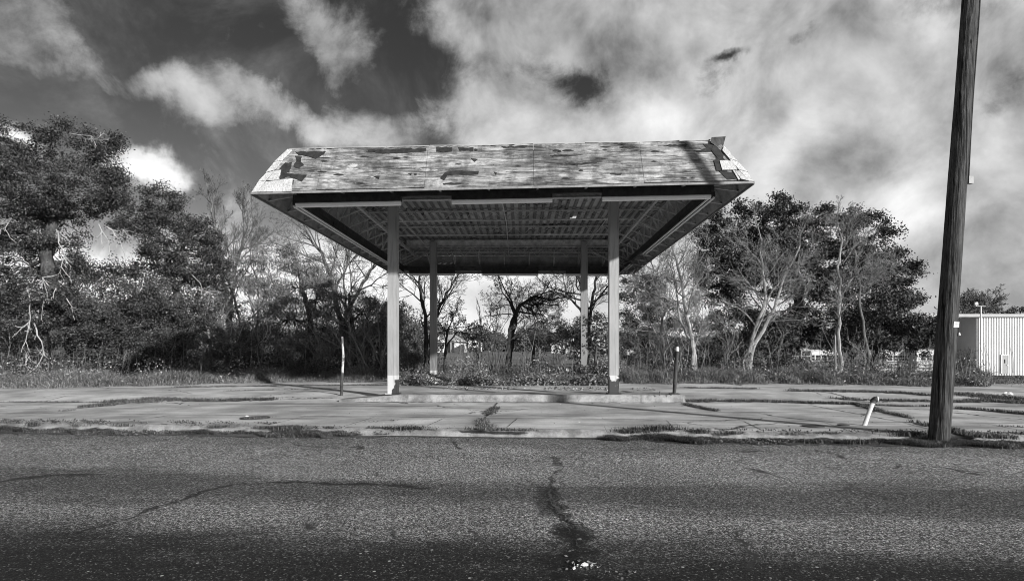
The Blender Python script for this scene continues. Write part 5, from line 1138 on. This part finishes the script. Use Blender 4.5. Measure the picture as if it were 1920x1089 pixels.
# camper with dark lower half
d = 132.; x = dpx(888, d); z = float(zt(x, d)); w = 1.2
o = thing('camper_truck', (x, d, z), 'white camper truck with small dark window and dark lower half beside the house', 'camper')
mb = MB(); pr = [(-w, 1.15), (-w, 2.65), (-w + .2, 2.9), (w - .2, 2.9), (w, 2.65), (w, 1.15)]; mb.slab([(x + p_, d, z + q_) for p_, q_ in pr], (0, 5, 0)); mb.obj('body', M['white'], o)
mb = MB(); mb.box(x - w + .05, x + w - .12, d - .05, d + 4.8, z + .35, z + 1.14); mb.obj('lower_body', M['black'], o)
mb = MB(); mb.box(x - .3, x + .45, d - .03, d - .002, z + 1.6, z + 2.3); mb.obj('window', M['glass'], o)
mb = MB(); mb.box(x + w + .002, x + w + .45, d + .3, d + 4.5, z + .3, z + 2.3); mb.obj('side_box', M['white'], o)
for s_ in (-1, 1): mb = MB(); mb.tube([(x + s_ * .7, d - .0, z + .38), (x + s_ * 1.0, d - .0, z + .38)], .38, 12, True); mb.obj('wheel', M['black'], o)
mb = MB(); mb.box(x - .25, x + .2, d - .07, d - .052, z + .7, z + .85); mb.obj('licence_plate', M['white'], o)
def shed(px0, px1, d, label, h=2.0):
    a, b_ = dpx(px0, d), dpx(px1, d); z = float(zt((a + b_) / 2, d)); o = thing('shed', ((a + b_) / 2, d, z), label, 'shed')
    mb = MB(); mb.box(a, b_, d, d + 4, z, z + h); mb.obj('wall', M['white'], o)
    mb = MB(); mb.slab([(a - .3, d - .3, z + h + .003), (b_ + .3, d - .3, z + h + .003), (b_ + .3, d + 4.3, z + h + .5), (a - .3, d + 4.3, z + h + .5)], (0, 0, .12)); mb.obj('roof', M['roofgrey'], o)
    n = max(1, int((b_ - a) / 1.6))
    for k in range(n): c = a + (k + .5) * (b_ - a) / n; mb = MB(); mb.box(c - .22, c + .22, d - .02, d - .002, z + .7, z + 1.5); mb.obj('window', M['glass'], o)
shed(1034, 1068, 128, 'long low white shed with dark windows behind the gnarled tree', 1.7); shed(1172, 1196, 125, 'small white shed glimpsed right of the front right column', 2.3)
def car(px, d, label, rev=1):
    x = dpx(px, d); z = float(zt(x, d)); o = thing('parked_car', (x, d, z), label, 'car')
    pr = [(-2.1, .3), (-2.1, .85), (-1.2, .95), (-.7, 1.42), (.8, 1.42), (1.3, .95), (2.1, .85), (2.1, .3)]
    mb = MB(); mb.slab([(x + p_ * rev, d, z + q_) for p_, q_ in pr][::rev], (0, 1.7, 0)); mb.obj('body', M['white'], o)
    mb = MB(); mb.slab([(x + p_ * rev, d - .02, z + q_) for p_, q_ in [(-1.0, .98), (-.62, 1.34), (.72, 1.34), (1.1, .98)]][::rev], (0, .015, 0)); mb.obj('window', M['glass'], o)
    for s_ in (-1.3, 1.3): mb = MB(); mb.tube([(x + s_, d - .03, z + .32), (x + s_, d + .2, z + .32)], .32, 12, True); mb.obj('wheel', M['black'], o)
car(1221, 110, 'white car parked far behind the thin pale tree'); car(1249, 118, 'white car partly hidden behind the pipe post', -1)
# pale road along the far side of the field
mb = MB(); X_ = np.linspace(-120, 60, 60); V = []
for x in X_: V += [(x, 146, float(zt(x, 146)) + .05), (x, 151, float(zt(x, 151)) + .05)]
i = np.arange(59) * 2; mb.add(V, np.stack([i, i + 2, i + 3, i + 1], -1)); structure(mb.obj('far_road', M['concrete']))
